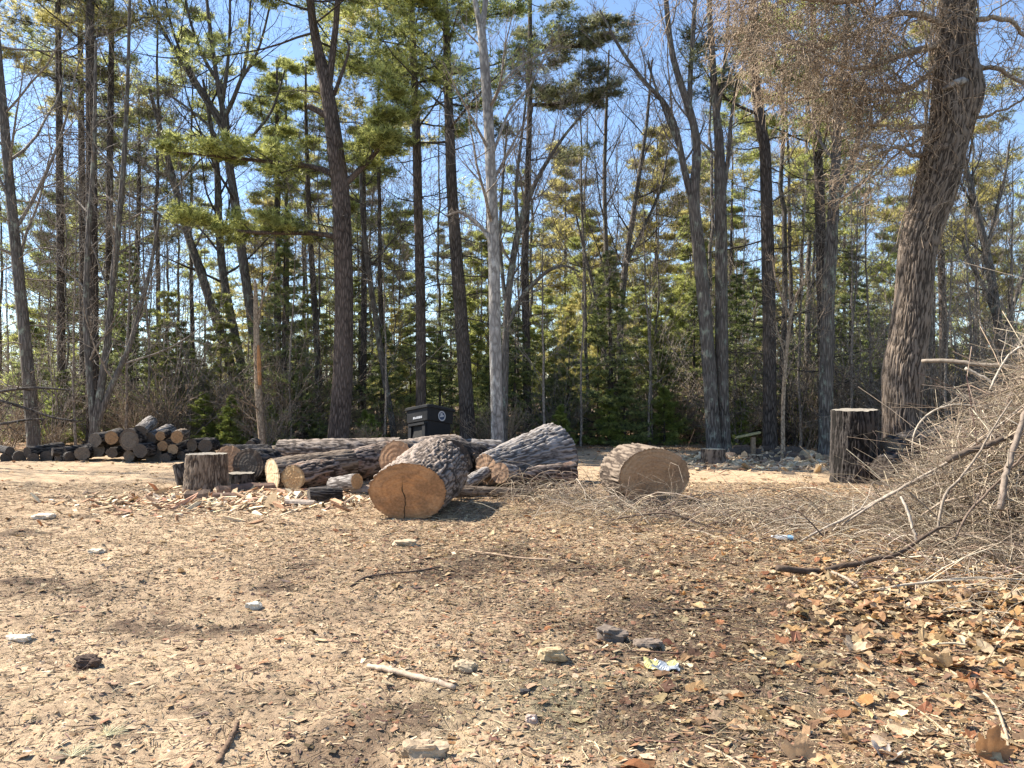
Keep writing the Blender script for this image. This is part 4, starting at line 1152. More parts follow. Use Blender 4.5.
for i, (x0, x1, w, Y, lab, lm, yt) in enumerate([
        (62, 58, 10, 27, 'dark pine just right of the leaning grey tree, thin trunk', 'pine_leaf_yellow', -150),
        (84, 80, 9, 30, 'dark pine in the left group with a twiggy lower trunk, behind the firewood pile', 'pine_leaf', -90),
        (93, 90, 15, 25, 'thickest dark pine of the left group, rising behind the firewood pile', 'pine_leaf_yellow', -240),
        (107, 112, 9, 28, 'slender dark pine right beside the thickest pine of the left group', 'pine_leaf_dark', -160),
        (135, 139, 8, 32, 'straight dark pine over the right end of the firewood pile', 'pine_leaf_dark', 90)]):
    pts = [(x0, 440, w), (x0 + (x1 - x0) * 0.3, 300, w * 0.93), (x0 + (x1 - x0) * 0.6, 150, w * 0.8), (x1, 0, w * 0.62), (x1 + 1, yt, w * 0.3)] if yt < 0 else [(x0, 430, w), (x0 + 1, 300, w * 0.85), (x1, 190, w * 0.6), (x1, yt, w * 0.2)]
    hero_pine(lab, pts, Y, 'pine_bark_dark', 210 + i, t0=0.58 if yt < 0 else 0.55, n1=22, llen=2.6, leafm=lm, dead=(70, 0.06, 0.72, 1.7))
# trunks at 170-300: leaning maple, its neighbours
hero_bare('bare tree with a trunk leaning hard to the left, left of the upright bare crown', [(238, 395, 12), (226, 350, 11.5), (213, 310, 10.5), (200, 270, 10), (188, 235, 9), (176, 190, 8), (163, 140, 6), (150, 90, 4)], 29, 'grey_bark', 221, n1=14, t0=0.5, lf=0.25)
hero_bare('tall bare tree with a wide open fan of thin boughs against the sky', [(263, 392, 12), (252, 320, 11.5), (243, 260, 11), (234, 195, 10), (227, 150, 9), (224, 118, 8), (220, 95, 6), (214, 60, 5), (208, 10, 4), (200, -60, 2)], 28, 'grey_bark', 222, twigm='twig_dark',
          extra=[([(224, 118, 6), (235, 95, 5), (246, 60, 4), (250, 10, 3), (252, -40, 2)], dict(n1=9)), ([(226, 135, 5), (205, 100, 4.5), (180, 60, 4), (158, 20, 3), (140, -20, 2)], dict(n1=11)), ([(224, 90, 5), (205, 60, 4), (190, 20, 3), (180, -30, 2)], dict(n1=8)), ([(231, 170, 4), (250, 140, 3.5), (272, 110, 3), (285, 70, 2)], dict(n1=8)), ([(225, 125, 5), (196, 80, 4), (176, 40, 3), (163, -10, 2)], dict(n1=9, lf=0.5)), ([(222, 105, 5), (228, 60, 4), (230, 10, 3), (228, -50, 2)], dict(n1=9, lf=0.5)), ([(232, 165, 4), (212, 130, 3.5), (190, 110, 3), (165, 92, 2)], dict(n1=8, lf=0.5)), ([(238, 85, 4), (258, 50, 3), (270, 5, 2.5), (280, -40, 2)], dict(n1=8, lf=0.5))], n1=8, t0=0.45, lf=0.2)
hero_bare('bare tree standing between the hard-leaning one and the wide fan crown', [(247, 395, 11), (236, 340, 10), (224, 280, 9.5), (219, 225, 9), (217, 170, 7), (210, 120, 5), (203, 80, 3)], 30, 'grey_bark', 223, n1=14, t0=0.4, lf=0.28, twigm='twig_dark')
# split reddish snag
rng = np.random.default_rng(224)
b0 = base_of(263, 22.5)
t = thing('dead_snag', 'broken reddish snag with an orange torn strip of bare wood', 'dead tree', tuple(b0))
P0, R0 = px_path(to_ground([(262, 440, 9), (259, 400, 9), (257, 350, 8), (256, 310, 6), (255, 280, 3)], 22.5), 22.5, b0)
tr = MB(); trunk_into(tr, P0, R0, 12, 0.2, 4); part('trunk', tr, M['twig_brown'], t)
P1, R1 = px_path([(260, 385, 4), (259, 360, 5), (258.5, 345, 3)], 22.3, b0, 8)
tr = MB(); tubes(tr, P1, R1, 7); part('torn_wood', tr, mat_plain('torn_orange_wood', (0.5, 0.24, 0.1), 0.8, 8, 0.4), t)
br = MB(); P2, R2 = px_path([(257, 330, 4), (262, 300, 3), (272, 275, 2), (278, 262, 1)], 22.5, b0, 8); tubes(br, P2, R2, 5)
bare_branches(rng, P0, R0, 12, 0.15, 0.2, 0.3, 5, 3, 1.0, True, 0.25, 0.15, br); part('branches', br, M['twig_brown'], t)
for i, (x0, x1, w, Y, lab) in enumerate([(278, 277, 9, 31, 'dark straight pine between the snag and the big reddish pine'), (288, 286, 6, 34, 'thin dark pine close beside the straight one left of the big reddish pine'),
                                         (322, 306, 8, 29, 'slim dark pine leaning left, close behind the big reddish pine')]):
    hero_pine(lab, [(x0, 430, w), (x0 + (x1 - x0) * 0.4, 320, w * 0.9), (x0 + (x1 - x0) * 0.75, 230, w * 0.8), (x1, 120, w * 0.5), (x1, 60, w * 0.2)], Y, 'pine_bark_dark', 230 + i, t0=0.6, n1=14, llen=1.8, dead=(40, 0.1, 0.75, 1.2))
# the big pine with two long level limbs
hero_pine('big reddish-barked pine with two long level limbs reaching left', [(338, 440, 26), (342, 390, 24), (344, 320, 22.5), (343, 250, 22), (341, 195, 21.5), (336, 155, 20), (331, 115, 18), (324, 75, 15), (316, 40, 11), (310, 0, 9), (303, -90, 8), (300, -200, 5)], 22, 'red_bark', 240,
          t0=0.62, n1=30, llen=3.0, dead=(16, 0.2, 0.6, 1.1), stems=[[(329, 85, 9), (333, 50, 8), (337, 10, 7), (340, -60, 5), (342, -130, 3)]],
          limbs=[([(336, 176, 8), (318, 168, 6.5), (290, 165, 5.5), (255, 162, 4.5), (215, 159, 3.5), (184, 158, 2)], -0.5), ([(340, 238, 7), (318, 234, 6), (285, 234, 5), (250, 234, 4), (222, 231, 3), (196, 226, 2)], -0.8), ([(345, 185, 8), (365, 165, 7), (380, 150, 5), (395, 128, 4), (405, 110, 2)], -0.6)],
          stubs=[([(330, 118, 9), (320, 112, 8), (308, 106, 7)], 0), ([(334, 95, 5), (343, 70, 4), (349, 50, 3), (347, 40, 2)], 0)])
hero_bare('thin bare tree leaning left, just right of the big reddish pine', [(393, 428, 8), (385, 380, 7.5), (376, 320, 7), (368, 265, 6.5), (362, 205, 5), (360, 130, 3)], 26, 'grey_bark', 241, n1=12, t0=0.4, lf=0.25, twigm='twig_dark')
hero_pine('thin dark pine close to the right side of the big reddish pine', [(363, 420, 8), (364, 300, 7), (364, 200, 5), (364, 120, 2)], 29, 'pine_bark_dark', 242, t0=0.55, n1=14, llen=1.9, dead=(26, 0.1, 0.6, 1.1))
hero_pine('tall straight pine standing right behind the bin', [(421, 418, 12.5), (420.5, 300, 12), (418, 200, 11), (416, 120, 10), (413, 50, 8), (410, -60, 6), (408, -190, 3)], 25, 'pine_bark', 243, t0=0.47, n1=38, llen=3.3, dead=(26, 0.14, 0.5, 1.3), leafm='pine_leaf')
hero_pine('dark thick pine leaning slightly left, between the bin and the pale trunk', [(467, 415, 18), (462, 330, 16), (456, 250, 14.5), (452, 190, 13), (450, 140, 12), (447, 60, 9), (444, -60, 6), (443, -170, 3)], 24, 'pine_bark_dark', 244, t0=0.5, n1=32, llen=3.0, dead=(28, 0.14, 0.5, 1.3), leafm='pine_leaf')
# pale trunk
hero_bare('pale smooth grey trunk standing beside the silvery log, forking high up', [(498, 450, 15.5), (496.5, 400, 14.5), (495, 330, 14), (494, 260, 14), (492, 200, 13), (489, 130, 12.5), (485, 70, 11.5), (481, 25, 10)], 18.5, 'pale_bark', 245, S=18, n1=5, t0=0.5, lf=0.3,
          extra=[([(481, 30, 8), (475, 0, 6), (466, -50, 5), (455, -130, 3)], dict(n1=7)), ([(482, 30, 8), (487, -10, 6), (494, -70, 5), (500, -140, 3)], dict(n1=7)), ([(490, 240, 5), (480, 226, 4.5), (467, 215, 4), (458, 212, 3), (447, 216, 2)], dict(n1=6, up=0.2)), ([(490, 110, 4), (505, 80, 3.5), (530, 60, 2.5), (560, 45, 2)], dict(n1=8, up=0.1)), ([(494, 150, 4), (510, 110, 3), (530, 85, 2.5), (550, 45, 2)], dict(n1=7, up=0.3))])
hero_bare('reddish grey bare tree close behind the pale trunk, bending right into an open crown', [(504, 430, 9), (505, 370, 9), (507, 310, 8.5), (513, 260, 8), (520, 225, 7), (530, 195, 6), (545, 165, 4.5), (565, 135, 3.5), (590, 105, 2)], 23, 'grey_bark', 246,
          extra=[([(506, 330, 6), (520, 300, 5.5), (535, 282, 5), (550, 270, 4), (565, 266, 3), (580, 272, 2)], dict(n1=8, up=0.1)), ([(518, 235, 5), (516, 190, 4), (520, 150, 3.5), (526, 100, 2.5), (528, 60, 2)], dict(n1=9)), ([(505, 300, 5), (500, 240, 4), (503, 180, 3), (508, 120, 2)], dict(n1=8))], n1=12, t0=0.45, lf=0.3)
hero_pine('dark broken-topped pine with wind-swept boughs to the right of the pale trunk', [(528, 420, 10), (526, 330, 9.5), (525, 250, 9), (528, 170, 7), (530, 90, 6), (530, 0, 5), (529, -90, 3)], 27, 'pine_bark_dark', 247, t0=0.5, n1=12, llen=2.2, leafm='pine_leaf_dark', dead=(30, 0.15, 0.6, 1.4),
          limbs=[([(529, 45, 6), (555, 48, 5), (585, 47, 4), (610, 38, 2)], -0.5), ([(528, 105, 5), (555, 104, 4), (585, 98, 3), (602, 90, 2)], -0.3)])
# centre clump
hero_bare('slim dark stem standing straight in the middle clump of bare stems', [(616, 420, 7), (611, 340, 7), (607, 270, 6), (604.5, 190, 5), (606, 120, 4), (609, 50, 2)], 28, 'grey_bark', 248, n1=14, t0=0.35, lf=0.18, twigm='twig_dark')
hero_bare('forking bare tree in the middle clump, leaning right at the top', [(622, 425, 9), (620, 350, 8), (622, 300, 8), (627, 255, 7), (633, 215, 6), (640, 170, 5), (647, 120, 4), (652, 60, 2)], 27.5, 'grey_bark', 249,
          extra=[([(628, 260, 4.5), (645, 225, 4), (660, 190, 3), (668, 150, 2)], dict(n1=8)), ([(612, 410, 6), (604, 350, 5), (596, 300, 4), (584, 250, 3), (576, 215, 2)], dict(stem=1, n1=9))], n1=12, t0=0.4, lf=0.25, twigm='twig_dark')
# twin trunks
hero_bare('left of the twin grey trunks, splitting into a tall fork of bare boughs', [(714, 447, 18), (711, 400, 16.5), (707, 340, 16), (702, 280, 15.5), (696, 225, 14.5), (694, 195, 13), (697, 150, 9.5), (692, 118, 9), (681, 85, 8), (672, 52, 7), (666, 0, 6), (660, -80, 4)], 22, 'grey_bark', 250, S=18,
          extra=[([(693, 205, 9), (684, 168, 8), (676, 130, 7), (665, 104, 6), (643, 80, 5), (620, 48, 4), (600, 10, 2)], dict(n1=10)), ([(690, 118, 6), (690, 85, 6), (692, 50, 5.5), (695, 0, 5), (700, -70, 3)], dict(n1=9)), ([(680, 150, 5), (668, 120, 4), (655, 85, 3), (648, 60, 2)], dict(n1=7))], n1=4, t0=0.6, lf=0.2)
hero_bare('right of the twin grey trunks, straight up with a thin crown', [(724, 447, 17), (722, 390, 15.5), (721.5, 320, 15), (721, 240, 14.5), (720, 180, 13.5), (719, 140, 11), (716, 110, 8.5), (712, 52, 7.5), (709, 0, 6), (706, -90, 4)], 22.2, 'grey_bark', 251, S=18,
          extra=[([(724, 190, 6), (729, 150, 5), (731, 120, 4), (737, 80, 3)], dict(n1=7)), ([(717, 120, 5), (724, 70, 4), (728, 20, 3.5), (731, -40, 2)], dict(n1=8))], n1=7, t0=0.5, lf=0.2)
hero_pine('dark pine with a kinked top, right of the twin grey trunks', [(770, 440, 16.5), (769.5, 350, 15.5), (768, 260, 15), (766.5, 200, 14), (765, 150, 13), (760, 120, 12.5), (754, 60, 9), (750, -40, 6), (748, -150, 3)], 23, 'pine_bark_dark', 252, t0=0.55, n1=18, llen=2.4, leafm='pine_leaf_dark', dead=(40, 0.12, 0.7, 1.9))
hero_bare('grey tree forking low, just left of the tall dark stump', [(826, 445, 17), (826, 385, 16), (828, 310, 15), (831, 250, 14), (834, 200, 12.5), (836, 160, 10.5), (838, 120, 9), (843, 70, 7), (848, 0, 5), (852, -80, 3)], 21.5, 'grey_bark', 253,
          extra=[([(834, 205, 8), (848, 172, 7.5), (858, 140, 7), (860, 100, 6.5), (866, 60, 5), (872, 10, 3)], dict(n1=9)), ([(858, 140, 5), (875, 125, 4.5), (893, 108, 4), (905, 85, 2.5)], dict(n1=8))], n1=9, t0=0.45, lf=0.25)
hero_pine('dark pine pressed close behind the low-forking grey tree', [(824, 430, 14), (823, 330, 13), (821, 250, 12), (819, 180, 11), (816, 110, 9), (813, 20, 7), (811, -90, 4)], 24, 'pine_bark_dark', 254, t0=0.5, n1=22, llen=2.6, leafm='pine_leaf', dead=(36, 0.12, 0.6, 1.6))
hero_bare('thin pale sapling curving between the dark kinked pine and the grey forked tree', [(783, 445, 5), (783, 410, 4.8), (785, 370, 4.5), (788, 340, 4.2), (791, 315, 4), (797, 295, 3), (806, 278, 2.2), (814, 262, 1.5)], 20.5, 'twig_brown', 255, name='sapling', S=8,
          extra=[([(791, 318, 3), (783, 300, 2.6), (776, 280, 2.2), (772, 255, 1.5)], dict(n1=6))], n1=12, t0=0.3, lf=0.3, twigm='twig_brown', n3=4)
hero_bare('bare dark tree leaning left behind the brush pile, right of the oak', [(1003, 410, 12), (1000, 345, 11), (994, 295, 10), (986, 250, 9), (979, 222, 8), (970, 185, 7), (960, 140, 5), (952, 90, 3)], 24, 'grey_bark', 256, twigm='twig_dark',
          extra=[([(1000, 330, 6), (985, 290, 5), (970, 262, 4), (962, 240, 3)], dict(n1=8)), ([(1001, 350, 6), (1012, 310, 5), (1022, 280, 4), (1034, 250, 3)], dict(n1=8)), ([(986, 255, 5), (994, 220, 4), (1004, 180, 3), (1010, 140, 2)], dict(n1=8))], n1=9, t0=0.4, lf=0.22)
hero_pine('slim pine with yellow boughs showing just right of the oak trunk', [(944, 400, 10), (943, 320, 9), (941, 250, 7.5), (940, 180, 6), (940, 80, 4), (940, -20, 2)], 27, 'pine_bark', 257, t0=0.38, n1=20, llen=2.4, leafm='pine_leaf_yellow', dead=(24, 0.1, 0.45, 1.5))

# ---------------------------------------------------------------- the oak
def build_oak():
    rng = np.random.default_rng(300)
    Y = 15.6
    pts = [(901, 478, 60), (903, 458, 48), (904, 440, 41), (902, 415, 37), (903, 375, 39), (908, 340, 37), (913, 300, 35), (915, 275, 35), (918, 250, 36), (922, 232, 37), (928, 214, 38), (936, 190, 40), (945, 152, 40), (951, 115, 40), (954, 70, 39), (956, 30, 35), (958, 0, 31), (961, -60, 28), (968, -150, 24), (976, -260, 18)]
    base = base_of(900, Y)
    t = thing('oak_tree', 'thick rough-barked oak leaning right, hung with brown twigs and vines', 'oak tree', tuple(base))
    P0, R0 = px_path(pts, Y, base, 360); R0 = R0 * 1.17
    S = 220
    T = norm(np.gradient(P0, axis=0)); U = norm(np.cross(T, np.array([0.03, 1.0, 0]))); V = np.cross(T, U)
    a = np.arange(S) * 2 * math.pi / S
    s = np.linspace(0, 1, len(P0))[:, None] * 16
    A = np.broadcast_to(a[None], (len(P0), S)); s = np.broadcast_to(s, A.shape)
    rid = 1 - np.abs(2 * fbm(np.stack([np.cos(A) * 13.0, np.sin(A) * 13.0, s * 4.6 + 0.9 * vnoise(np.stack([np.cos(A) * 2, np.sin(A) * 2, s * 2], -1))], -1), 4) - 1)
    rid = sstep(0.62, 1.0, rid)
    low = fbm(np.stack([np.cos(A) * 1.1, np.sin(A) * 1.1, s * 0.5], -1), 3) - 0.5
    k = 1 + 0.22 * low - 0.07 * rid
    bl = np.exp(-((s - 16 * 0.525) / 0.55) ** 2) * np.exp(-((A - 2.9) / 0.75) ** 2)
    k = k + 0.5 * bl
    v = P0[:, None] + (U[:, None] * np.cos(a)[None, :, None] + V[:, None] * np.sin(a)[None, :, None]) * (R0[:, None] * k)[..., None]
    i = np.arange(len(P0) - 1)[:, None] * S; j = np.arange(S)[None]; j2 = (j + 1) % S
    mb = MB(); mb.add(v, np.stack([i + j, i + j2, i + S + j2, i + S + j], -1).reshape(-1, 4), np.repeat((1 - rid).reshape(-1, 1), 3, 1))
    part('trunk', mb, M['oak_bark'], t)
    # limbs: left ones carry the drooping brown tangle
    LM = [([(948, 40, 14), (915, 52, 11), (870, 70, 8), (825, 80, 6), (785, 78, 4), (748, 88, 2)], -1.6), ([(950, 0, 15), (905, -15, 12), (850, 5, 9), (800, 15, 7), (745, 22, 5), (700, 45, 3)], -2.2), ([(945, 30, 12), (900, 10, 9), (860, 25, 8), (815, 45, 6), (770, 40, 4), (725, 55, 2)], -0.4),
          ([(955, -60, 15), (900, -90, 12), (830, -70, 9), (770, -40, 6), (715, -5, 3)], -1.2), ([(955, -100, 14), (905, -130, 12), (850, -110, 9), (800, -60, 6), (760, -20, 3)], 1.2),
          ([(944, 62, 10), (905, 92, 7), (860, 84, 5.5), (820, 84, 4), (795, 80, 2)], 0.8),
          ([(930, 128, 8), (905, 124, 6), (885, 117, 4.5), (862, 113, 3), (850, 118, 2)], 0.3), ([(922, 155, 8), (900, 148, 6), (880, 152, 5), (866, 162, 3), (850, 172, 2)], -0.3), ([(926, 140, 6), (905, 150, 4), (880, 172, 3), (855, 190, 2)], 0.5),
          ([(972, 60, 9), (1000, 72, 7), (1030, 92, 5), (1070, 110, 3)], -0.6), ([(975, 20, 9), (1005, 10, 7), (1040, 25, 5), (1080, 40, 3)], 0.5), ([(968, 118, 5), (990, 120, 4), (1015, 110, 3), (1045, 92, 2)], -0.6)]
    tw = MB()
    for n, (lp, dy) in enumerate(LM):
        P1, R1 = px_path(lp, Y, base, 26, dy)
        P1 = P1 + np.cumsum(rng.normal(0, 0.012, P1.shape), 0)
        R1 = R1 * 0.72; P1 = P1 + np.cumsum(rng.normal(0, 0.02, P1.shape), 0)
        lm = MB(); trunk_into(lm, P1, R1, 9, 0.12, n); part('limb', lm, M['twig_brown'], t)
        heavy = n < 6
        A_, Ra = grow(rng, P1[None], R1[None], 32 if heavy else 12, 0.08, 1.0, 1, 1.0, -0.15 if heavy else 0.2, 8, 0.4, 0.22, L=1.5 if heavy else 1.0, shrink=0.4, rmax=0.022)
        tubes(tw, A_, np.maximum(Ra, 0.007), 4)
        B_, Rb = grow(rng, A_, Ra, 11 if heavy else 6, 0.1, 1.0, 0.6, 0.9, -0.55 if heavy else 0.0, 6, 0.5, 0.26)
        tubes(tw, B_, np.maximum(Rb, 0.0065), 3)
        C_, Rc = grow(rng, B_, Rb, 4 if heavy else 4, 0.1, 1.0, 0.75, 0.9, -0.6 if heavy else 0.0, 5, 0.6, 0.28)
        tubes(tw, C_, np.maximum(Rc, 0.0045), 3)
    part('twigs', tw, M['twig_brown'], t)
    # vines clinging to the upper trunk
    vn = MB()
    n = 150
    kk = rng.integers(150, 348, n); PP = []
    for q in range(n):
        k0 = kk[q]; ln = int(rng.integers(18, 60)); th = rng.random() * 6.28; pr = []
        for m in range(12):
            f = max(0, min(len(P0) - 1, int(k0 - ln * m / 11)))
            th += rng.normal(0, 0.2)
            off = 1.04 + 0.12 * abs(math.sin(m * 0.7 + q)) + 0.02 * rng.random()
            pr.append(P0[f] + (U[f] * math.cos(th) + V[f] * math.sin(th)) * R0[f] * off)
        PP.append(pr)
    PP = np.array(PP); tubes(vn, PP, np.full((n, 12), 0.008) * rng.uniform(0.5, 1.5, (n, 1)), 3)
    sh, rs = grow(rng, PP, np.full((n, 12), 0.008), 4, 0.1, 1, 1, 0.8, -0.2, 5, 0.6, 0.25, L=0.4)
    tubes(vn, sh, np.maximum(rs, 0.003), 3)
    part('vines', vn, M['twig_brown'], t)
    # pale broken knot on the front of the trunk
    kb = W(956, 84, Y - 0.36) - base
    m = MB(); tubes(m, np.array([kb + [-0.2, 0.12, -0.06], kb + [-0.05, -0.02, 0.0], kb + [0.1, -0.06, 0.04], kb + [0.22, 0.0, 0.06]]), np.array([0.03, 0.07, 0.075, 0.04]), 10, cap=True)
    part('broken_knot', m, M['pale_bark'], t)
build_oak()

# ---------------------------------------------------------------- the woods behind, one tree at a time
def proto_bare(seed, H, r, n1=16, t0=0.35, lf=0.32, lean=0.04, barkm='grey_bark', twigm='twig', n3=5, up=0.8):
    rng = np.random.default_rng(seed)
    K = 26
    P0 = np.stack([np.cumsum(rng.normal(0, lean, K)) * H / 18, np.cumsum(rng.normal(0, lean, K)) * H / 18, np.linspace(0, H, K)], -1)
    R0 = r * np.linspace(1, 0.08, K) ** 0.8; R0[0] *= 1.2
    t = thing('bare_tree', 'x', 'tree')
    tr = MB(); tubes(tr, P0, R0, 8); part('trunk', tr, M[barkm], t)
    part('branches', bare_branches(rng, P0, R0, n1, t0, lf, up, 6, n3, 0.7, True, 0.4, 0.14, rmin=0.0065, n4=2), M[twigm], t)
    return t
def proto_pine(seed, H, r, t0, n1, llen, leafm, barkm='pine_bark_dark', dead=40, shape=0.7, nn=9, up=0.2):
    rng = np.random.default_rng(seed)
    K = 26
    P0 = np.stack([np.cumsum(rng.normal(0, 0.024, K)) * H / 18, np.cumsum(rng.normal(0, 0.024, K)) * H / 18, np.linspace(0, H, K)], -1)
    R0 = r * np.linspace(1, 0.08, K); R0[0] *= 1.15
    t = thing('pine_tree', 'x', 'pine tree')
    tr = MB(); tubes(tr, P0, R0, 8); part('trunk', tr, M[barkm], t)
    lf, br = pine_crown(rng, P0, R0, H, t0, 0.99, n1, llen, up=up, nn=max(6, nn - 2), ln=0.18, wd=0.024, shape=shape, n2_=10, n3=4)
    if dead: dead_limbs(rng, P0, R0, dead, 0.08, t0 + 0.05, 1.3, br)
    part('branches', br, M['twig_dark'], t); part('foliage', lf, M[leafm], t)
    return t
def proto_fir(seed, H, wid, leafm, n=60, t0=0.03, dens=0.72):
    rng = np.random.default_rng(seed)
    t = thing('fir_tree', 'x', 'fir tree')
    tr, br, lf = fir_mesh(rng, H, wid, n=n, t0=t0, dens=dens)
    part('trunk', tr, M['pine_bark_dark'], t); part('branches', br, M['twig_dark'], t); part('foliage', lf, M[leafm], t)
    return t
def proto_shrub(seed, H, n=26, m='twig_brown'):
    rng = np.random.default_rng(seed)
    t = thing('bare_shrub', 'x', 'shrub')
    mb = MB()
    d = norm(np.stack([rng.normal(0, 0.5, n), rng.normal(0, 0.5, n), np.full(n, 1.0)], -1))
    w = np.cumsum(rng.normal(0, 0.1, (n, 6, 3)), 1)
    dk = norm(d[:, None] + w)
    L = H * rng.uniform(0.5, 1.1, n)
    p0 = np.concatenate([rng.normal(0, 0.12, (n, 2)), np.zeros((n, 1))], 1)
    A = np.concatenate([p0[:, None], p0[:, None] + np.cumsum(dk * (L / 6)[:, None, None], 1)], 1)
    Ra = np.linspace(0.012, 0.004, 7)[None] * rng.uniform(0.6, 1.3, (n, 1))
    tubes(mb, A, Ra, 4)
    B, Rb = grow(rng, A, Ra, 7, 0.25, 1, 0.45, 0.6, 0.3, 4, 0.6, 0.15); tubes(mb, B, np.maximum(Rb, 0.004), 3)
    C, Rc = grow(rng, B, Rb, 4, 0.2, 1, 0.5, 0.7, 0.2, 3, 0.6, 0.15); tubes(mb, C, np.maximum(Rc, 0.003), 3)
    part('stems', mb, M[m], t)
    return t

PB = [proto_bare(401, 15, 0.075), proto_bare(402, 18, 0.1, 16, 0.4, 0.3), proto_bare(403, 12, 0.055, 16, 0.2, 0.38, 0.06), proto_bare(404, 20, 0.115, 14, 0.45, 0.32), proto_bare(405, 9, 0.05, 12, 0.2, 0.4, 0.03, 'twig', 'twig')]
PP_ = [proto_pine(411, 19, 0.125, 0.45, 30, 2.8, 'pine_leaf'), proto_pine(412, 22, 0.15, 0.55, 28, 3.0, 'pine_leaf_yellow'), proto_pine(413, 16, 0.1, 0.4, 28, 2.3, 'pine_leaf_dark'), proto_pine(414, 20, 0.13, 0.6, 24, 2.6, 'pine_leaf')]
PC = [proto_pine(421, 14, 0.14, 0.12, 60, 3.0, 'pine_leaf_yellow', dead=8, shape=0.85, up=0.35, nn=10), proto_pine(422, 12, 0.12, 0.1, 54, 2.7, 'pine_leaf', dead=8, shape=0.85, up=0.35, nn=10)]
PF = [proto_fir(431, 4.2, 0.32, 'fir_leaf'), proto_fir(432, 3.0, 0.36, 'fir_leaf'), proto_fir(433, 6.5, 0.27, 'fir_leaf', 90), proto_fir(434, 2.0, 0.4, 'fir_leaf_bright', 46)]
PS = [proto_shrub(441, 1.6), proto_shrub(442, 1.1, 22), proto_shrub(443, 2.3, 24, 'twig'), proto_shrub(444, 1.3, 26, 'twig_dark')]
used = set()
def zone_of(px):
    for lim, w in ((60, 'at the left edge of the woods'), (200, 'in the woods above the firewood pile'), (330, 'in the woods left of the big reddish pine'), (400, 'in the woods left of the bin'), (490, 'in the woods behind the bin'),
                   (600, 'in the woods right of the pale trunk'), (700, 'in the woods left of the twin grey trunks'), (815, 'in the woods right of the twin grey trunks'), (890, 'in the woods left of the oak')):
        if px < lim: return w
    return 'in the woods behind the brush pile'
def put(proto, px, Y, rz, sc, label, group):
    x = (px - 512) / F * Y
    loc = (x, Y, gz(x, Y) - 0.06)
    if proto.name not in used:
        used.add(proto.name)
        proto.location = loc; proto.rotation_euler = (0, 0, rz); proto.scale = (sc,) * 3
        proto['label'] = label; proto['group'] = group
        return proto
    return copy_thing(proto, loc, rz, sc, label, group)
rw = np.random.default_rng(77)
def far(Y): return 'mid-distance' if Y < 36 else 'far-off'
# hand-placed conifers seen clearly
for k, (p, px, Y, sc, lab) in enumerate([
        (PC[0], 655, 40, 1.12, 'broad yellow-green pine crown filling the gap between the middle clump and the twin trunks'),
        (PC[1], 690, 36, 0.85, 'smaller yellow-green pine close behind the left twin trunk'),
        (PC[0], 565, 46, 1.2, 'pointed yellow-green pine rising between the pale trunk and the middle clump'),
        (PC[1], 735, 44, 1.05, 'yellow-green pine showing just right of the twin trunks'),
        (PC[1], 400, 40, 0.95, 'soft green pine behind the bin, left of the straight pine'),
        (PC[0], 262, 50, 1.05, 'golden-green pine tops low behind the wide bare fan crown'),
        (PC[0], 600, 33, 0.62, 'low pale green pine with drooping sprays behind the brown log round'),
        (PC[1], 640, 30, 0.5, 'small bright pine sprays at the left of the middle clump base'),
        (PC[1], 590, 40, 0.95, 'green pine crown behind the slim dark stem of the middle clump'), (PC[0], 700, 45, 1.1, 'tall yellow-green pine framed between the twin trunks'), (PC[1], 660, 31, 0.55, 'low bright pine sprays left of the twin trunks'), (PC[0], 800, 42, 1.1, 'yellow-green pine behind the pale sapling'), (PC[1], 900, 44, 1.1, 'yellow-green pine hidden partly by the oak trunk'), (PC[0], 985, 42, 1.0, 'yellow-green pine above the brush pile'), (PC[1], 60, 42, 1.1, 'soft green pine deep behind the leaning grey tree'),
        (PC[1], 480, 42, 0.9, 'green pine crown behind the dark thick pine by the pale trunk')]):
    put(p, px, Y, k * 1.3, sc, lab, 'broad crowned pines deep in the woods')
# undergrowth firs
firs = [(385, 27, 0), (410, 29, 2), (440, 27.5, 0), (478, 28, 2), (515, 26.5, 0), (545, 28, 2), (568, 27, 0), (598, 29, 2), (625, 25.5, 1), (650, 30, 2), (695, 30, 2), (742, 28, 0), (755, 31, 2), (790, 29, 0), (810, 32, 2), (205, 27, 1), (190, 29, 0), (150, 31, 0), (300, 29, 0), (318, 31, 2), (360, 31, 2),
        (165, 26, 2), (180, 28, 0), (220, 26, 2), (245, 28, 1), (268, 27, 0), (285, 26, 2), (300, 25, 1), (130, 27, 2), (490, 26, 1), (505, 28, 0), (555, 27, 1), (610, 26, 2), (660, 27, 1), (850, 26, 2), (880, 27, 0), (735, 26, 2), (30, 28, 0), (110, 29, 2), (530, 35, 4), (450, 34, 2), (660, 36, 2), (775, 36, 4), (842, 30, 0), (868, 28, 0), (480, 36, 4), (395, 35, 4), (345, 28, 1), (570, 37, 4), (430, 38, 2)]
for k, (px, Y, p) in enumerate(firs):
    if p == 4 or (p == 2 and k % 2):
        put(PC[k % 2], px, Y + 2, rw.random() * 6.28, rw.uniform(0.36, 0.58), '%s young soft-needled pine %s' % (('yellowish', 'green')[k % 2], zone_of(px)), 'young soft pines of the undergrowth')
        continue
    put(PF[p], px, Y, rw.random() * 6.28, rw.uniform(0.8, 1.15), '%s dark green understory fir %s' % ('bushy' if p in (0, 1) else 'pointed', zone_of(px)), 'dark firs of the undergrowth')
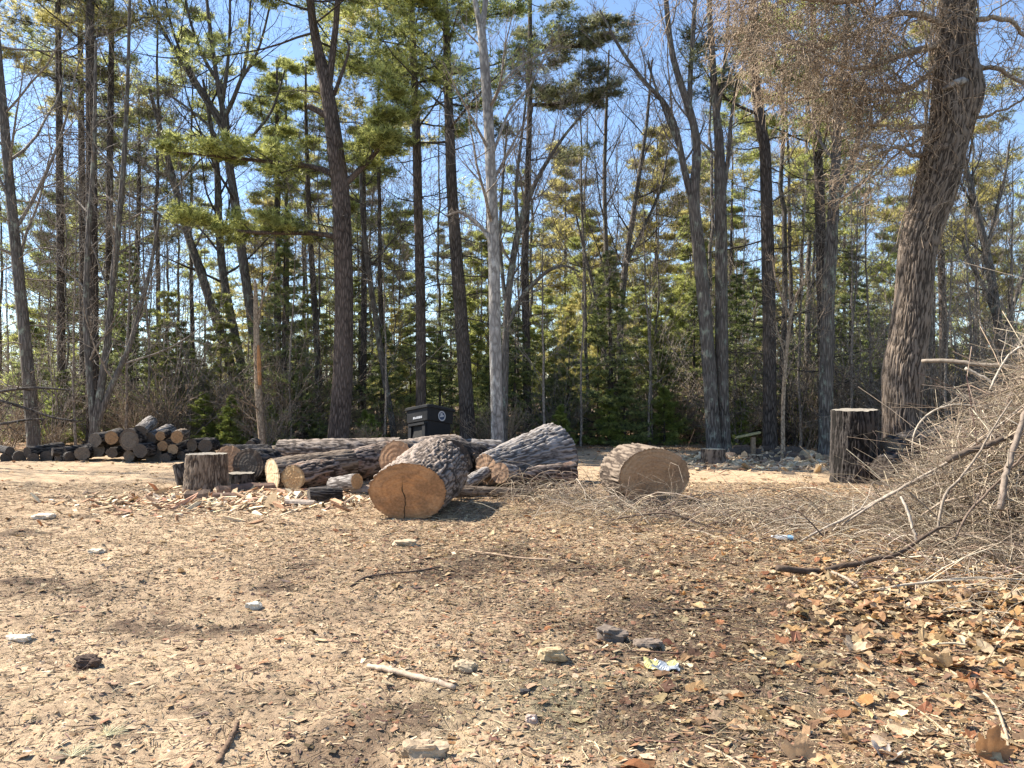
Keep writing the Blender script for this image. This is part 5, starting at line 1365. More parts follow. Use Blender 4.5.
for k, (px, Y, sc, lab) in enumerate([(232, 24.5, 0.85, 'bright yellow-green young fir beside the foot of the broken snag'), (60, 25.5, 1.25, 'bright yellow-green bush glowing between the left trunks'), (372, 24, 0.55, 'small bright green bush right of the big reddish pine foot'), (365, 25, 0.6, 'second small bright green bush behind the one by the big reddish pine'),
                                      (270, 24.5, 0.7, 'small yellow-green fir right of the broken snag'), (205, 25, 0.9, 'yellow-green young fir over the right end of the firewood pile'), (610, 25.5, 0.95, 'bright young fir under the middle clump'), (560, 25, 0.7, 'small bright fir behind the top of the silvery log'), (665, 26, 1.0, 'bright young fir behind the brown log round, left of the twin trunks'), (740, 25, 0.8, 'small bright fir right of the twin trunks'),
                                      (318, 25, 0.55, 'small yellow-green bush left of the big reddish pine foot'), (845, 27, 0.9, 'bright green fir behind the tall dark stump'), (950, 26, 0.9, 'yellowish bush behind the brush pile, right of the oak'), (800, 26, 0.9, 'bright green fir between the sapling and the grey forked tree')]):
    put(PF[3], px, Y, k * 2.1, sc, lab, 'bright young firs at the edge of the woods')
# bare trees, pines, shrubs through the depth of the wood
n = 0
for Y0, Y1, cnt in ((24.5, 30, 12), (30, 38, 22), (38, 52, 30)):
    for k in range(cnt):
        px = -30 + 1090 * (k + rw.random()) / cnt
        Y = rw.uniform(Y0, Y1)
        q = int(rw.integers(0, 5))
        if 330 < px < 700 and Y < 30 and k % 2: q = 4
        if Y > 38 and q == 4: q = 1
        put(PB[q], px, Y, rw.random() * 6.28, rw.uniform(0.8, 1.1), '%s %s bare tree %s' % (far(Y), ('slim', 'tall', 'slender twisted', 'stout', 'thin whip-like')[q], zone_of(px)), 'bare trees of the woods')
for Y0, Y1, cnt in ((27, 34, 4), (34, 46, 14), (46, 60, 16)):
    for k in range(cnt):
        px = -40 + 1110 * (k + rw.random()) / cnt
        Y = rw.uniform(Y0, Y1)
        if 135 < px < 300 and rw.random() < 0.55: continue
        if 555 < px < 680 and Y < 46: continue
        q = int(rw.integers(0, 4))
        put(PP_[q], px, Y, rw.random() * 6.28, rw.uniform(0.62, 0.95), '%s %s pine %s' % (far(Y), ('green', 'tall yellowish', 'short dark', 'long-trunked')[q], zone_of(px)), 'pines of the woods')
for k in range(60):
    px = -20 + 1070 * (k * 0.618034 % 1.0)
    Y = rw.uniform(23, 29) if k < 56 else rw.uniform(28, 48)
    if 560 < px < 690: Y = rw.uniform(26, 30)
    if 690 < px < 860: Y = rw.uniform(24, 29)
    q = int(rw.integers(0, 4))
    put(PS[q], px, Y, rw.random() * 6.28, rw.uniform(0.7, 1.2) * (1 + max(0, Y - 28) / 12), '%s leafless shrub %s' % (('brown knee-deep', 'low brown', 'tall grey', 'dark twiggy')[q] if Y < 29 else 'deeper ' + ('brown', 'tangled', 'grey', 'dark')[q], zone_of(px)), 'leafless shrubs along the edge of the woods')
# taller pale thickets on the right, behind the stump and the brush
for k, (px, Y) in enumerate([(795, 25), (812, 27), (848, 24), (862, 26), (876, 23.5), (835, 29), (940, 22), (955, 25), (972, 22.5), (990, 24), (1010, 22.5), (1024, 25), (750, 27), (700, 27), (655, 27), (5, 23), (48, 24), (150, 24), (178, 25), (250, 25), (285, 25), (310, 26)]):
    put(PS[(2, 0, 2, 1)[k % 4]], px, Y, k * 1.7, rw.uniform(1.5, 2.3), 'tall pale leafless thicket %s, number of arching stems' % zone_of(px) if False else '%s pale leafless thicket %s' % (('tall arching', 'broad tangled', 'tall upright', 'low spreading')[k % 4], zone_of(px)), 'pale leafless thickets at the edge of the woods')
# young bare trees with pale twigs in front of the darker wood
for k, (px, Y, sc) in enumerate([(75, 23, 0.9), (125, 23.5, 1.0), (150, 26, 1.1), (290, 24.5, 0.9), (385, 24, 0.8), (545, 23.5, 0.9), (580, 25, 0.9), (650, 25.5, 1.0), (800, 24, 1.0), (850, 22.5, 0.9), (872, 25, 1.1), (945, 21, 0.8), (970, 23, 1.0), (1015, 22.5, 1.0)]):
    put(PB[4], px, Y, k * 2.3, sc, 'young bare tree with pale thin twigs %s' % zone_of(px), 'young bare trees at the edge of the woods')
# two trees standing just outside the left edge, whose trunk shadows cross the sand
for k, (x, Y, sc) in enumerate([(-17.5, 19.0, 1.0), (-20.5, 19.2, 1.05)]):
    put(PB[0], 512 + x / Y * F, Y, k * 2.0, sc, 'bare tree just beyond the left edge, shadow across the sand, %s' % ('nearer' if k == 0 else 'farther out'), 'bare trees of the woods')
# twiggy dead boughs low at the left edge
for i, (pa, lab) in enumerate([([(-25, 397, 4), (10, 390, 4), (40, 388, 3.5), (70, 390, 2)], 'dark bare bough crossing low before the leaning grey tree, uppermost'), ([(-25, 396, 4), (5, 402, 4), (30, 410, 3.5), (55, 418, 3), (78, 421, 2)], 'dark bare bough sloping down right before the leaning grey tree'), ([(-25, 424, 4), (0, 424, 3.5), (25, 420, 3), (45, 419, 2)], 'dark bare bough low and level at the left edge of the picture')]):
    Y = 19.5
    b = base_of(pa[0][0], Y)
    P1, R1 = px_path(pa, Y, b, 14)
    rng = np.random.default_rng(500 + i)
    t = thing('dead_bough', lab, 'bough', tuple(b), 'dead boughs low at the left edge')
    mb = MB(); tubes(mb, P1, R1, 7); part('bough', mb, M['twig_dark'], t)
    mb = MB(); bare_branches(rng, P1, R1, 9, 0.2, 0.3, 0.3, 5, 3, 0.8, True, 0.5, 0.12, mb); part('twigs', mb, M['twig_dark'], t)

def build_far_woods():
    """the wood beyond, one mass of thin stems, twigs and crowns"""
    rng = np.random.default_rng(900)
    st, lf = MB(), MB()
    n = 170
    Y = rng.uniform(56, 105, n); x = (rng.random(n) * 2 - 1) * (0.8 * Y)
    H = rng.uniform(9, 20, n)
    K = 6
    P0 = np.stack([x[:, None] + np.cumsum(rng.normal(0, 0.12, (n, K)), 1), Y[:, None] + 0 * rng.random((n, K)), H[:, None] * np.linspace(0, 1, K)[None]], -1)
    R0 = (rng.uniform(0.05, 0.13, n))[:, None] * np.linspace(1, 0.2, K)[None]
    tubes(st, P0, R0, 5)
    A, Ra = grow(rng, P0, R0, 22, 0.05, 1, 0.22, 0.9, 0.5, 4, 0.35, 0.12); tubes(st, A, np.maximum(Ra, 0.012), 3)
    B, Rb = grow(rng, A, Ra, 6, 0.2, 1, 0.5, 0.8, 0.3, 3, 0.5, 0.15); tubes(st, B, np.maximum(Rb, 0.009), 3)
    # low twiggy growth between the far stems
    ns = 1500
    Ys = rng.uniform(44, 100, ns); xs = (rng.random(ns) * 2 - 1) * 0.8 * Ys
    Hs = rng.uniform(1.5, 6, ns)
    d = np.stack([rng.normal(0, 0.2, ns), rng.normal(0, 0.2, ns), np.ones(ns)], -1)
    S0 = np.stack([xs, Ys, 0 * xs], -1)[:, None] + d[:, None] * Hs[:, None, None] * np.linspace(0, 1, 4)[None, :, None]
    RS = np.full((ns, 4), 0.025) * np.linspace(1, 0.4, 4)
    tubes(st, S0, RS, 3)
    SA, RA = grow(rng, S0, RS, 9, 0.05, 1, 0.5, 0.7, 0.4, 4, 0.6, 0.15); tubes(st, SA, np.maximum(RA, 0.013), 3)
    SB, RB = grow(rng, SA, RA, 6, 0.1, 1, 0.6, 0.8, 0.2, 3, 0.6, 0.15); tubes(st, SB, np.maximum(RB, 0.01), 3)
    k = rng.random(n) < 0.55
    kk = np.repeat(k, 22)
    pts = np.concatenate([A[kk, 2], A[kk, 3], A[kk, 3] + rng.normal(0, 0.4, A[kk, 3].shape)]); 
    bb = B[np.repeat(kk, 6)]
    pts = np.concatenate([pts, bb[:, 1], bb[:, 2]])
    c = np.repeat(np.clip(rng.normal(0.5, 0.28, (len(pts), 1)), 0, 1), 3, 1)
    needles(rng, lf, pts, norm(rng.normal(0, 1, pts.shape)), 7, 0.34, 0.06, 0.3, 1, 0.1, c)
    m = st.mesh('far_woods'); 
    o = part('far_woods', m, M['twig'])
    tag(o, 'far-off grey wood of thin stems and twigs closing the view', 'woods', kind='stuff')
    o2 = part('crowns', lf, M['pine_leaf'], o)
build_far_woods()

# ================================================================== BRUSH PILE AND TWIGS
TW = [(0.42, 0.335, 0.245), (0.33, 0.255, 0.185), (0.53, 0.44, 0.325), (0.2, 0.15, 0.11), (0.58, 0.49, 0.37), (0.38, 0.285, 0.2)]
def mound(x, y):
    """height of the brush heap"""
    foot = np.maximum(4.5, 0.5 * y + 0.12) + 0.3 * np.sin(y * 1.3)
    return np.clip((x - foot) * 0.98, 0, 2.6) * sstep(4.4, 6.4, y) * sstep(12.0, 9.8, y)
def build_brush():
    rng = np.random.default_rng(600)
    mb = MB()
    n = 20000
    x = rng.uniform(4.3, 9.5, n); y = rng.uniform(5.6, 12.6, n)
    hm = mound(x, y)
    k = (hm > 0.03) & (x / y < 0.95)
    x, y, hm = x[k], y[k], hm[k]
    n = len(x)
    z = hm * (1 - rng.random(n) ** 2.2 * 0.8) + gz(6, 8)
    # stems run mostly down the slope toward the left foot, with plenty of disorder
    d = np.stack([-1.0 + rng.normal(0, 0.75, n), -0.25 + rng.normal(0, 0.7, n), -0.32 + rng.normal(0, 0.38, n)], -1)
    d = norm(d)
    K = 7
    L = rng.gamma(4, 0.26, n) + 0.25
    w = np.cumsum(rng.normal(0, 0.2, (n, K - 1, 3)) * (0.3 + 2.2 * (rng.random((n, K - 1, 1)) < 0.22)), 1) + np.array([0, 0, -0.2])[None, None] * np.linspace(-0.6, 1, K - 1)[None, :, None]
    dk = norm(d[:, None] + w)
    P0 = np.stack([x, y, z], -1)
    A = np.concatenate([np.zeros((n, 1, 3)), np.cumsum(dk * (L / (K - 1))[:, None, None], 1)], 1)
    A = A - A[:, 3:4] + P0[:, None]
    g = ground_h(A[..., 0], A[..., 1]) + 0.01
    A[..., 2] = np.maximum(A[..., 2], g + 0.02 * rng.random((n, 1)))
    Ra = (rng.gamma(2.2, 0.0016, n) + 0.0018)[:, None] * np.linspace(1, 0.45, K)[None]
    tubes(mb, A, Ra, 3, palette(rng, n, TW, 0.22))
    B, Rb = grow(rng, A[: n * 2 // 3], Ra[: n * 2 // 3], 4, 0.15, 1, 0.4, 0.7, -0.05, 4, 0.6, 0.22)
    tubes(mb, B, np.maximum(Rb, 0.0018), 3, palette(rng, len(B), TW, 0.22))
    o = part('brush_pile', mb, M['stick'])
    tag(o, 'huge tangled heap of dry grey twigs at the right edge', 'brush pile', kind='stuff')
    # loose twigs spilling left across the ground
    mb = MB()
    def spill(n, cx, cy, sx, sy, hh, L, r0=0.0022, arch=0.5):
        x = rng.normal(cx, sx, n); y = rng.normal(cy, sy, n)
        a = rng.normal(math.pi, 0.8, n) + (rng.random(n) < 0.35) * math.pi
        d = norm(np.stack([np.cos(a), np.sin(a) * 0.8, np.abs(rng.normal(arch, 0.3, n))], -1))
        K = 7
        ln = L * rng.gamma(5, 0.2, n)
        w = np.cumsum(rng.normal(0, 0.12, (n, K - 1, 3)), 1) + np.array([0, 0, -2.0 * arch - 0.3])[None, None] * np.linspace(0, 1, K - 1)[None, :, None]
        dk = norm(d[:, None] + w)
        p0 = np.stack([x, y, ground_h(x, y) + rng.random(n) * hh], -1)
        A = np.concatenate([p0[:, None], p0[:, None] + np.cumsum(dk * (ln / (K - 1))[:, None, None], 1)], 1)
        A[..., 2] = np.maximum(A[..., 2], ground_h(A[..., 0], A[..., 1]) + 0.01)
        R = (rng.gamma(2.5, 0.001, n) + r0)[:, None] * np.linspace(1, 0.5, K)[None]
        tubes(mb, A, R, 3, palette(rng, n, TW, 0.2))
        B, Rb = grow(rng, A, R, 2, 0.2, 1, 0.4, 0.6, -0.1, 4, 0.7, 0.14); tubes(mb, B, np.maximum(Rb, 0.0016), 3, palette(rng, len(B), TW, 0.2))
    spill(560, 3.1, 9.9, 1.0, 0.8, 0.05, 0.6)
    spill(110, 4.4, 10.0, 0.5, 0.6, 0.06, 0.6)
    spill(240, 1.6, 10.4, 0.75, 0.4, 0.08, 0.6)
    spill(260, 4.4, 8.3, 0.9, 0.9, 0.15, 0.7)
    spill(160, 3.2, 11.0, 1.0, 0.5, 0.02, 0.35, 0.0018, 0.25)
    spill(160, 4.7, 8.4, 0.4, 1.3, 0.12, 0.7)
    spill(200, 4.2, 6.2, 0.7, 0.7, 0.1, 0.7)
    o = part('loose_twigs', mb, M['stick'])
    tag(o, 'loose dry twigs spilling left from the brush pile over the ground', 'twigs', kind='stuff')
    mb = MB()
    spill(190, 0.75, 11.4, 0.42, 0.25, 0.22, 0.65, 0.0025, 0.7)
    o = part('arched_stems', mb, M['stick'])
    tag(o, 'small heap of pale arched dry stems in front of the silvery log', 'dry stems', kind='stuff')
build_brush()

def branch(name, label, pts, Y0, Y1, col, seed, twigs=6, S=7, cat='branch', group=None, onground=False, tl=0.5):
    """a fallen branch through picture points, running from distance Y0 to Y1"""
    rng = np.random.default_rng(seed)
    n = len(pts)
    p = []
    for i, (px, py, w) in enumerate(pts):
        Y = Y0 + (Y1 - Y0) * i / (n - 1)
        q = W(px, py, Y)
        if onground:
            Y = GY(py); q = np.array([(px - 512) / F * Y, Y, 0.0]); q[2] = gz(q[0], q[1]) + w / 2 / F * Y * 0.9
        p.append(q)
    p = np.array(p); r = np.array([a[2] / 2 / F * a_[1] for a, a_ in zip(pts, p)])
    base = p[0].copy()
    P1, R1 = resample(p - base, 22, r * 0.74)
    P1[1:-1] += rng.normal(0, 0.14, (20, 3)) * r.mean()
    t = thing(name, label, cat, tuple(base), group)
    mb = MB(); tubes(mb, P1, R1, S, np.array([col]), cap=True); part('stem', mb, M['stick'], t)
    if twigs:
        tw = MB()
        A, Ra = grow(rng, P1[None], R1[None], twigs, 0.3, 1, 1, 0.6, 0.1, 6, 0.5, 0.14, L=tl, rmax=0.008)
        tubes(tw, A, np.maximum(Ra, 0.002), 4, palette(rng, len(A), [col], 0.15))
        B, Rb = grow(rng, A, Ra, 3, 0.3, 1, 0.5, 0.6, 0.0, 4, 0.6, 0.14); tubes(tw, B, np.maximum(Rb, 0.0017), 3, palette(rng, len(B), [col], 0.15))
        part('twigs', tw, M['stick'], t)
    return t
G = 'branches on the brush pile'
branch('branch', 'dark thick fallen branch with a blunt end lying on leaves below the brush pile', [(777, 568, 9), (800, 571, 9), (822, 571, 8), (845, 566, 7.5), (872, 560, 7), (900, 553, 6), (918, 540, 5), (940, 528, 4), (962, 520, 3)], 6.5, 7.1, (0.12, 0.085, 0.062), 701, 7)
branch('branch', 'pale stick springing from the middle of the dark fallen branch', [(832, 572, 4), (846, 578, 4), (858, 587, 3)], 6.4, 5.95, (0.36, 0.29, 0.22), 702, 0)
branch('branch', 'thick pale branch standing steeply in the brush pile near the right edge', [(1000, 510, 9), (1004, 485, 9), (1010, 462, 8), (1018, 435, 8), (1030, 400, 6)], 7.0, 7.3, (0.27, 0.215, 0.17), 703, 3, group=G)
branch('branch', 'dark broken limb sticking out left from the upper brush pile', [(948, 460, 10), (965, 453, 9), (982, 447, 9), (1000, 440, 8), (1020, 434, 7)], 7.6, 7.9, (0.16, 0.12, 0.09), 704, 2, group=G)
branch('branch', 'long thin branch arching from the oak foot over the whole brush slope', [(842, 525, 3), (868, 508, 3.5), (895, 492, 4), (930, 472, 4), (965, 452, 4), (1000, 425, 3.5), (1030, 400, 3)], 8.3, 8.3, (0.4, 0.33, 0.26), 705, 8, group=G)
branch('branch', 'pale long branch along the foot of the brush slope, bent at its left end', [(795, 545, 2), (815, 533, 3), (850, 516, 3.5), (885, 497, 4), (925, 478, 4), (960, 460, 3.5)], 8.0, 8.8, (0.46, 0.39, 0.31), 706, 8, group=G)
branch('branch', 'upright grey stick rising from the middle of the brush pile, kinked', [(937, 533, 4), (940, 515, 4), (945, 495, 4), (960, 478, 3.5), (978, 455, 3), (992, 430, 2.5), (1012, 400, 2)], 7.4, 7.6, (0.33, 0.27, 0.21), 707, 4, group=G)
branch('branch', 'short pale stick leaning left in the lower brush pile', [(917, 541, 4.5), (911, 522, 4), (905, 505, 4), (901, 497, 3)], 7.3, 7.5, (0.47, 0.4, 0.32), 708, 0, group=G)
branch('branch', 'brown thin stick slanting from the dark fallen branch up the brush pile', [(955, 540, 3), (967, 515, 3.5), (985, 495, 3.5), (1005, 475, 3), (1024, 455, 3)], 7.0, 7.3, (0.22, 0.16, 0.12), 709, 3, group=G)
branch('branch', 'pale arching branch reaching out left over the tall stump side of the pile', [(912, 456, 2.5), (914, 436, 2.5), (922, 420, 3), (940, 408, 3), (962, 405, 3.5), (990, 410, 3.5), (1020, 418, 3)], 9.3, 9.2, (0.5, 0.43, 0.34), 710, 7, group=G)
branch('branch', 'long level dead branch high on the pile, pointing left at the oak trunk', [(922, 361, 5), (945, 361, 5.5), (975, 364, 6), (1005, 366, 6), (1040, 372, 6)], 12.5, 11.5, (0.3, 0.25, 0.2), 711, 6, group=G)
branch('branch', 'pale limb at the crest of the pile sweeping down right', [(965, 368, 4), (985, 378, 4), (1005, 392, 4), (1030, 404, 4)], 9.6, 9.3, (0.5, 0.43, 0.35), 712, 6, group=G)
branch('branch', 'pale branch curving out of the crest toward the right corner of the sky', [(990, 390, 3), (1002, 365, 3), (1015, 350, 3), (1035, 342, 3)], 8.6, 8.6, (0.5, 0.43, 0.35), 713, 8, group=G)
branch('branch', 'pale stick lying level across the leaves under the brush pile', [(875, 590, 3.5), (905, 585, 3.5), (940, 581, 4), (975, 578, 3), (1030, 580, 3)], 5.9, 5.9, (0.5, 0.42, 0.32), 714, 5)
branch('branch', 'thin dark branch lying in the straw right of the brown log round', [(595, 523, 2), (640, 515, 3), (667, 513, 3), (690, 520, 2.5), (715, 528, 2), (745, 537, 2)], 9.4, 8.8, (0.14, 0.1, 0.075), 715, 6)
branch('branch', 'dark level stick on the leaves at the right, below the pale long stick', [(640, 608, 2.5), (670, 610, 3), (705, 610, 3), (740, 611, 2.5)], 0, 0, (0.11, 0.08, 0.06), 716, 2, onground=True, tl=0.15)
branch('stick', 'flat pale board-like stick lying on the soil in the near middle', [(368, 666, 6), (385, 671, 8), (410, 678, 8), (435, 685, 9), (455, 691, 7)], 0, 0, (0.5, 0.39, 0.29), 717, 0, cat='stick', onground=True)
branch('stick', 'thin dark bent stick lying across the soil under the big orange-faced log', [(350, 587, 3), (365, 579, 3.5), (390, 575, 3), (415, 573, 3), (448, 567, 2)], 0, 0, (0.14, 0.095, 0.07), 718, 4, cat='stick', onground=True, tl=0.2)
branch('stick', 'pale thin stick pointing right at the middle of the yard', [(465, 551, 2), (490, 555, 3), (515, 559, 3), (540, 561, 3), (570, 562, 2)], 0, 0, (0.42, 0.3, 0.2), 719, 2, cat='stick', onground=True, tl=0.2)
branch('stick', 'reddish stick lying under the crumpled wrapper', [(570, 652, 3), (600, 653, 3), (630, 653, 3), (680, 655, 2.5)], 0, 0, (0.2, 0.12, 0.08), 720, 2, cat='stick', onground=True, tl=0.12)
branch('stick', 'dark rotten stick pointing at the camera near the bottom left', [(218, 765, 8), (226, 750, 8), (232, 738, 7), (238, 722, 5)], 0, 0, (0.2, 0.13, 0.085), 721, 3, cat='stick', onground=True, tl=0.12)
branch('stick', 'thin reddish stick on the dark soil at the bottom, right of the middle', [(615, 742, 2.5), (640, 741, 3), (680, 742, 2.5)], 0, 0, (0.3, 0.17, 0.12), 722, 0, cat='stick', onground=True)
branch('stick', 'pale dry stalk slanting down right near the bottom right corner', [(845, 668, 3), (870, 683, 3.5), (895, 697, 3.5), (925, 715, 3), (950, 735, 2.5)], 0, 0, (0.47, 0.37, 0.24), 723, 0, cat='stick', onground=True)
branch('stick', 'pale dry stalk with a bent tip at the bottom, right of the middle', [(705, 745, 3), (725, 755, 4), (745, 768, 4), (760, 780, 4)], 0, 0, (0.47, 0.36, 0.24), 724, 0, cat='stick', onground=True)
branch('stick', 'long thin curved stem over the leaves near the right corner', [(950, 670, 3), (975, 685, 3.5), (995, 705, 4), (1005, 730, 4), (1010, 755, 4)], 0, 0, (0.45, 0.36, 0.25), 725, 0, cat='stick', onground=True)

# ================================================================== SMALL THINGS ON THE GROUND
def lumpy(seed, sx, sy, sz, n=24, m=14):
    r = seed * 3.1
    th = np.linspace(0, 2 * math.pi, n, endpoint=False)[None]; ph = np.linspace(0.02, math.pi - 0.02, m)[:, None]
    d = np.stack([np.sin(ph) * np.cos(th), np.sin(ph) * np.sin(th), np.cos(ph) + 0 * th], -1)
    k = 0.35 + 1.15 * fbm(d * 2.1 + r, 5)
    d = np.sign(d) * np.abs(d) ** 0.7
    v = d * k[..., None] * np.array([sx, sy, sz]) * 0.5
    mb = MB()
    i = np.arange(m - 1)[:, None] * n; j = np.arange(n)[None]; j2 = (j + 1) % n
    mb.add(v, np.stack([i + j, i + n + j, i + n + j2, i + j2], -1).reshape(-1, 4))
    return mb, v
def lump(name, label, cat, px, py, wpx, hpx, col, seed, dpt=0.7):
    Y = GY(py); s = Y / F
    mb, v = lumpy(seed, wpx * s, wpx * s * dpt, hpx * s * 1.1)
    mb.c = [np.broadcast_to(np.array(col, np.float32), mb.c[0].shape) * (0.8 + 0.4 * fbm(v.reshape(-1, 3) * 40, 3))[:, None].astype(np.float32)]
    x = (px - 512) / F * Y
    o = part(name, mb, M['stick'], None, False, (x, Y, gz(x, Y) + hpx * s * 0.3))
    return tag(o, label, cat)
lump('wood_chunk', 'knobbly pale wood chunk lying alone at the bottom, left of the middle', 'wood chunk', 423, 757, 46, 20, (0.48, 0.36, 0.24), 3, 0.5)
lump('clod', 'dark grey turned-up clod in the right middle of the yard', 'clod', 612, 640, 34, 15, (0.2, 0.16, 0.128), 5)
lump('clod', 'small dark clod left of the crumpled wrapper, near the grey one', 'clod', 648, 646, 30, 8, (0.21, 0.165, 0.13), 6)
lump('bark_chunk', 'dark chunk of bark on the sand at the left, below the white chip', 'bark', 88, 668, 26, 12, (0.09, 0.06, 0.045), 7)
lump('wood_chunk', 'white rounded chip lying at the far left of the sand', 'wood chip', 20, 640, 24, 7, (0.75, 0.66, 0.52), 8)
lump('wood_chunk', 'flat white chip lying on the sand left of the bark scatter', 'wood chip', 44, 517, 22, 6, (0.72, 0.62, 0.48), 9)
lump('wood_chunk', 'thin pale chip on the bright sand, mid left', 'wood chip', 96, 552, 17, 4, (0.68, 0.57, 0.42), 10)
lump('wood_chunk', 'white chip alone in the middle of the sandy left half', 'wood chip', 254, 606, 15, 8, (0.75, 0.68, 0.55), 11)
lump('wood_chunk', 'crumbled pale chunk right of the flat board-like stick', 'wood chunk', 465, 672, 24, 12, (0.50, 0.39, 0.26), 12)
lump('wood_chunk', 'crumbled tan chunk up right of the flat board-like stick', 'wood chunk', 552, 660, 28, 13, (0.48, 0.36, 0.21), 13)
lump('wood_chunk', 'pale splintered chip in front of the big orange-faced log', 'wood chip', 405, 546, 24, 7, (0.53, 0.42, 0.28), 14)
lump('wood_chunk', 'small pinkish chip on the dull grass near the bottom middle', 'wood chip', 532, 722, 13, 8, (0.58, 0.44, 0.36), 15)
lump('stone', 'small dark stone near the middle of the dull grass', 'stone', 525, 695, 11, 6, (0.07, 0.065, 0.065), 16)

# crumpled silver and yellow wrapper
def build_wrapper():
    Y = GY(671); s = Y / F; x = (661 - 512) / F * Y
    rng = np.random.default_rng(808)
    n, m = 22, 16
    u, v = np.meshgrid(np.linspace(-1, 1, n), np.linspace(-1, 1, m))
    X = u * 0.095 + 0.01 * (vnoise(np.stack([u * 3, v * 3, u * 0], -1)) - 0.5); Yv = v * 0.06
    Z = 0.05 * (fbm(np.stack([u * 1.6 + 4, v * 1.6, u * 0], -1), 3) - 0.25) + 0.02 * np.abs(u) + 0.012
    fold = 0.02 * np.sign(np.sin(u * 7 + v * 3)) * 0.4
    def sheet(mask, dz):
        mb = MB(); i = (np.arange(m - 1)[:, None] * n + np.arange(n - 1)[None])
        q = np.stack([i, i + 1, i + n + 1, i + n], -1).reshape(-1, 4)
        k = mask.reshape(-1)
        mb.add(np.stack([X, Yv, Z + fold + dz], -1), q[k]); return mb
    uc = (u[:-1, :-1] + u[1:, 1:]) / 2; vc = (v[:-1, :-1] + v[1:, 1:]) / 2
    ymask = (uc < -0.35 + 0.25 * np.sin(vc * 4)) | ((uc > 0.35) & (vc > 0.1))
    silver, nt, b = new_mat('silver_film'); b.inputs['Base Color'].default_value = (0.33, 0.355, 0.38, 1); b.inputs['Roughness'].default_value = 0.35; b.inputs['Metallic'].default_value = 0.5
    yel, nt, b = new_mat('yellow_print'); b.inputs['Base Color'].default_value = (0.42, 0.38, 0.17, 1); b.inputs['Roughness'].default_value = 0.4
    t = thing('wrapper', 'crumpled silver and yellow wrapper lying on the dull soil', 'wrapper', (x, Y, gz(x, Y) + 0.012))
    t.rotation_euler = (0.1, 0.03, -0.1); t.scale = (1, 1, 0.6)
    part('film', sheet(~ymask, 0), silver, t, False); part('printed_panel', sheet(ymask, 0), yel, t, False)
build_wrapper()
# flattened clear bottle with a blue label
def build_bottle():
    Y = GY(541); x = (784 - 512) / F * Y
    t = thing('plastic_bottle', 'clear crushed plastic bottle with a pale blue label lying in the leaves', 'bottle', (x, Y, gz(x, Y) + 0.03), None, quat_to((-1, 0.2, 0.02)))
    clear, nt, b = new_mat('clear_plastic'); b.inputs['Base Color'].default_value = (0.8, 0.84, 0.86, 1); b.inputs['Roughness'].default_value = 0.25; b.inputs['Specular IOR Level'].default_value = 0.5
    b.inputs['Alpha'].default_value = 0.45
    blue, nt, b = new_mat('blue_label'); b.inputs['Base Color'].default_value = (0.2, 0.36, 0.5, 1); b.inputs['Roughness'].default_value = 0.4
    def lathe(pr, S=18):
        a = np.arange(S) * 2 * math.pi / S
        V = np.array([[(math.cos(q) * r * 1.1, math.sin(q) * r * 0.75, z) for q in a] for (r, z) in pr]); K = len(pr)
        i = np.arange(K - 1)[:, None] * S; j = np.arange(S)[None]; j2 = (j + 1) % S
        mb = MB(); mb.add(V, np.stack([i + j, i + j2, i + S + j2, i + S + j], -1).reshape(-1, 4)); return mb
    part('bottle_body', lathe([(0.002, -0.1), (0.03, -0.1), (0.034, -0.09), (0.031, -0.06), (0.034, -0.04), (0.031, -0.01), (0.034, 0.03), (0.03, 0.07), (0.014, 0.105), (0.013, 0.12)]), clear, t)
    part('label', lathe([(0.0355, -0.085), (0.0355, -0.03)]), blue, t)
    part('cap', lathe([(0.0155, 0.115), (0.0155, 0.13), (0.002, 0.13)]), mat_plain('white_cap', (0.75, 0.77, 0.78), 0.5), t)
build_bottle()
# single large leaves close to the camera
def big_leaf(label, px, py, size, col, tilt, seed, rz):
    rng = np.random.default_rng(seed)
    Y = GY(py); x = (px - 512) / F * Y
    n = 60
    a = np.linspace(0, 2 * math.pi, n, endpoint=False)
    rad = 0.72 + 0.16 * np.cos(5 * a) + 0.06 * np.cos(11 * a + 0.5) + 0.035 * rng.normal(0, 1, n)
    rings = np.linspace(0.08, 1, 9)
    X = rings[:, None] * np.cos(a) * rad; Yl = rings[:, None] * np.sin(a) * rad
    Z = 0.75 * np.abs(Yl) ** 1.4 + 0.5 * X ** 2 + 0.5 * (fbm(np.stack([X * 2 + seed, Yl * 2, X * 0], -1), 3) - 0.5)
    V = np.concatenate([np.stack([X, Yl, Z], -1).reshape(-1, 3), [[0, 0, 0]]]) * size
    i = np.arange(8)[:, None] * n; j = np.arange(n)[None]; j2 = (j + 1) % n
    mb = MB(); mb.add(V, [np.stack([i + j, i + n + j, i + n + j2, i + j2], -1).reshape(-1, 4), np.stack([np.full(n, 9 * n), j[0], j2[0]], -1)], np.array(col))
    st = np.array([[[0, 0, 0.004], [-0.5 * size, 0, 0.02 * size], [-1.3 * size, 0.1 * size, 0.15 * size]]]); tubes(mb, st, np.full((1, 3), 0.0022), 5, np.array([[0.4, 0.27, 0.13]]))
    R = np.array((Matrix.Rotation(rz, 3, 'Z') @ Matrix.Rotation(tilt, 3, 'X')))
    low = np.concatenate([v for v in mb.v]) @ R.T
    o = part('dead_leaf', mb, M['leaf'], None, True, (x, Y, gz(x, Y) - low[:, 2].min() - 0.004))
    o.rotation_euler = Matrix(R).to_euler()
    return tag(o, label, 'leaf', 'large dead leaves near the camera')
big_leaf('largest curled orange-brown leaf standing on edge in the bottom right corner', 990, 757, 0.11, (0.42, 0.22, 0.1), 0.9, 1, 0.2)
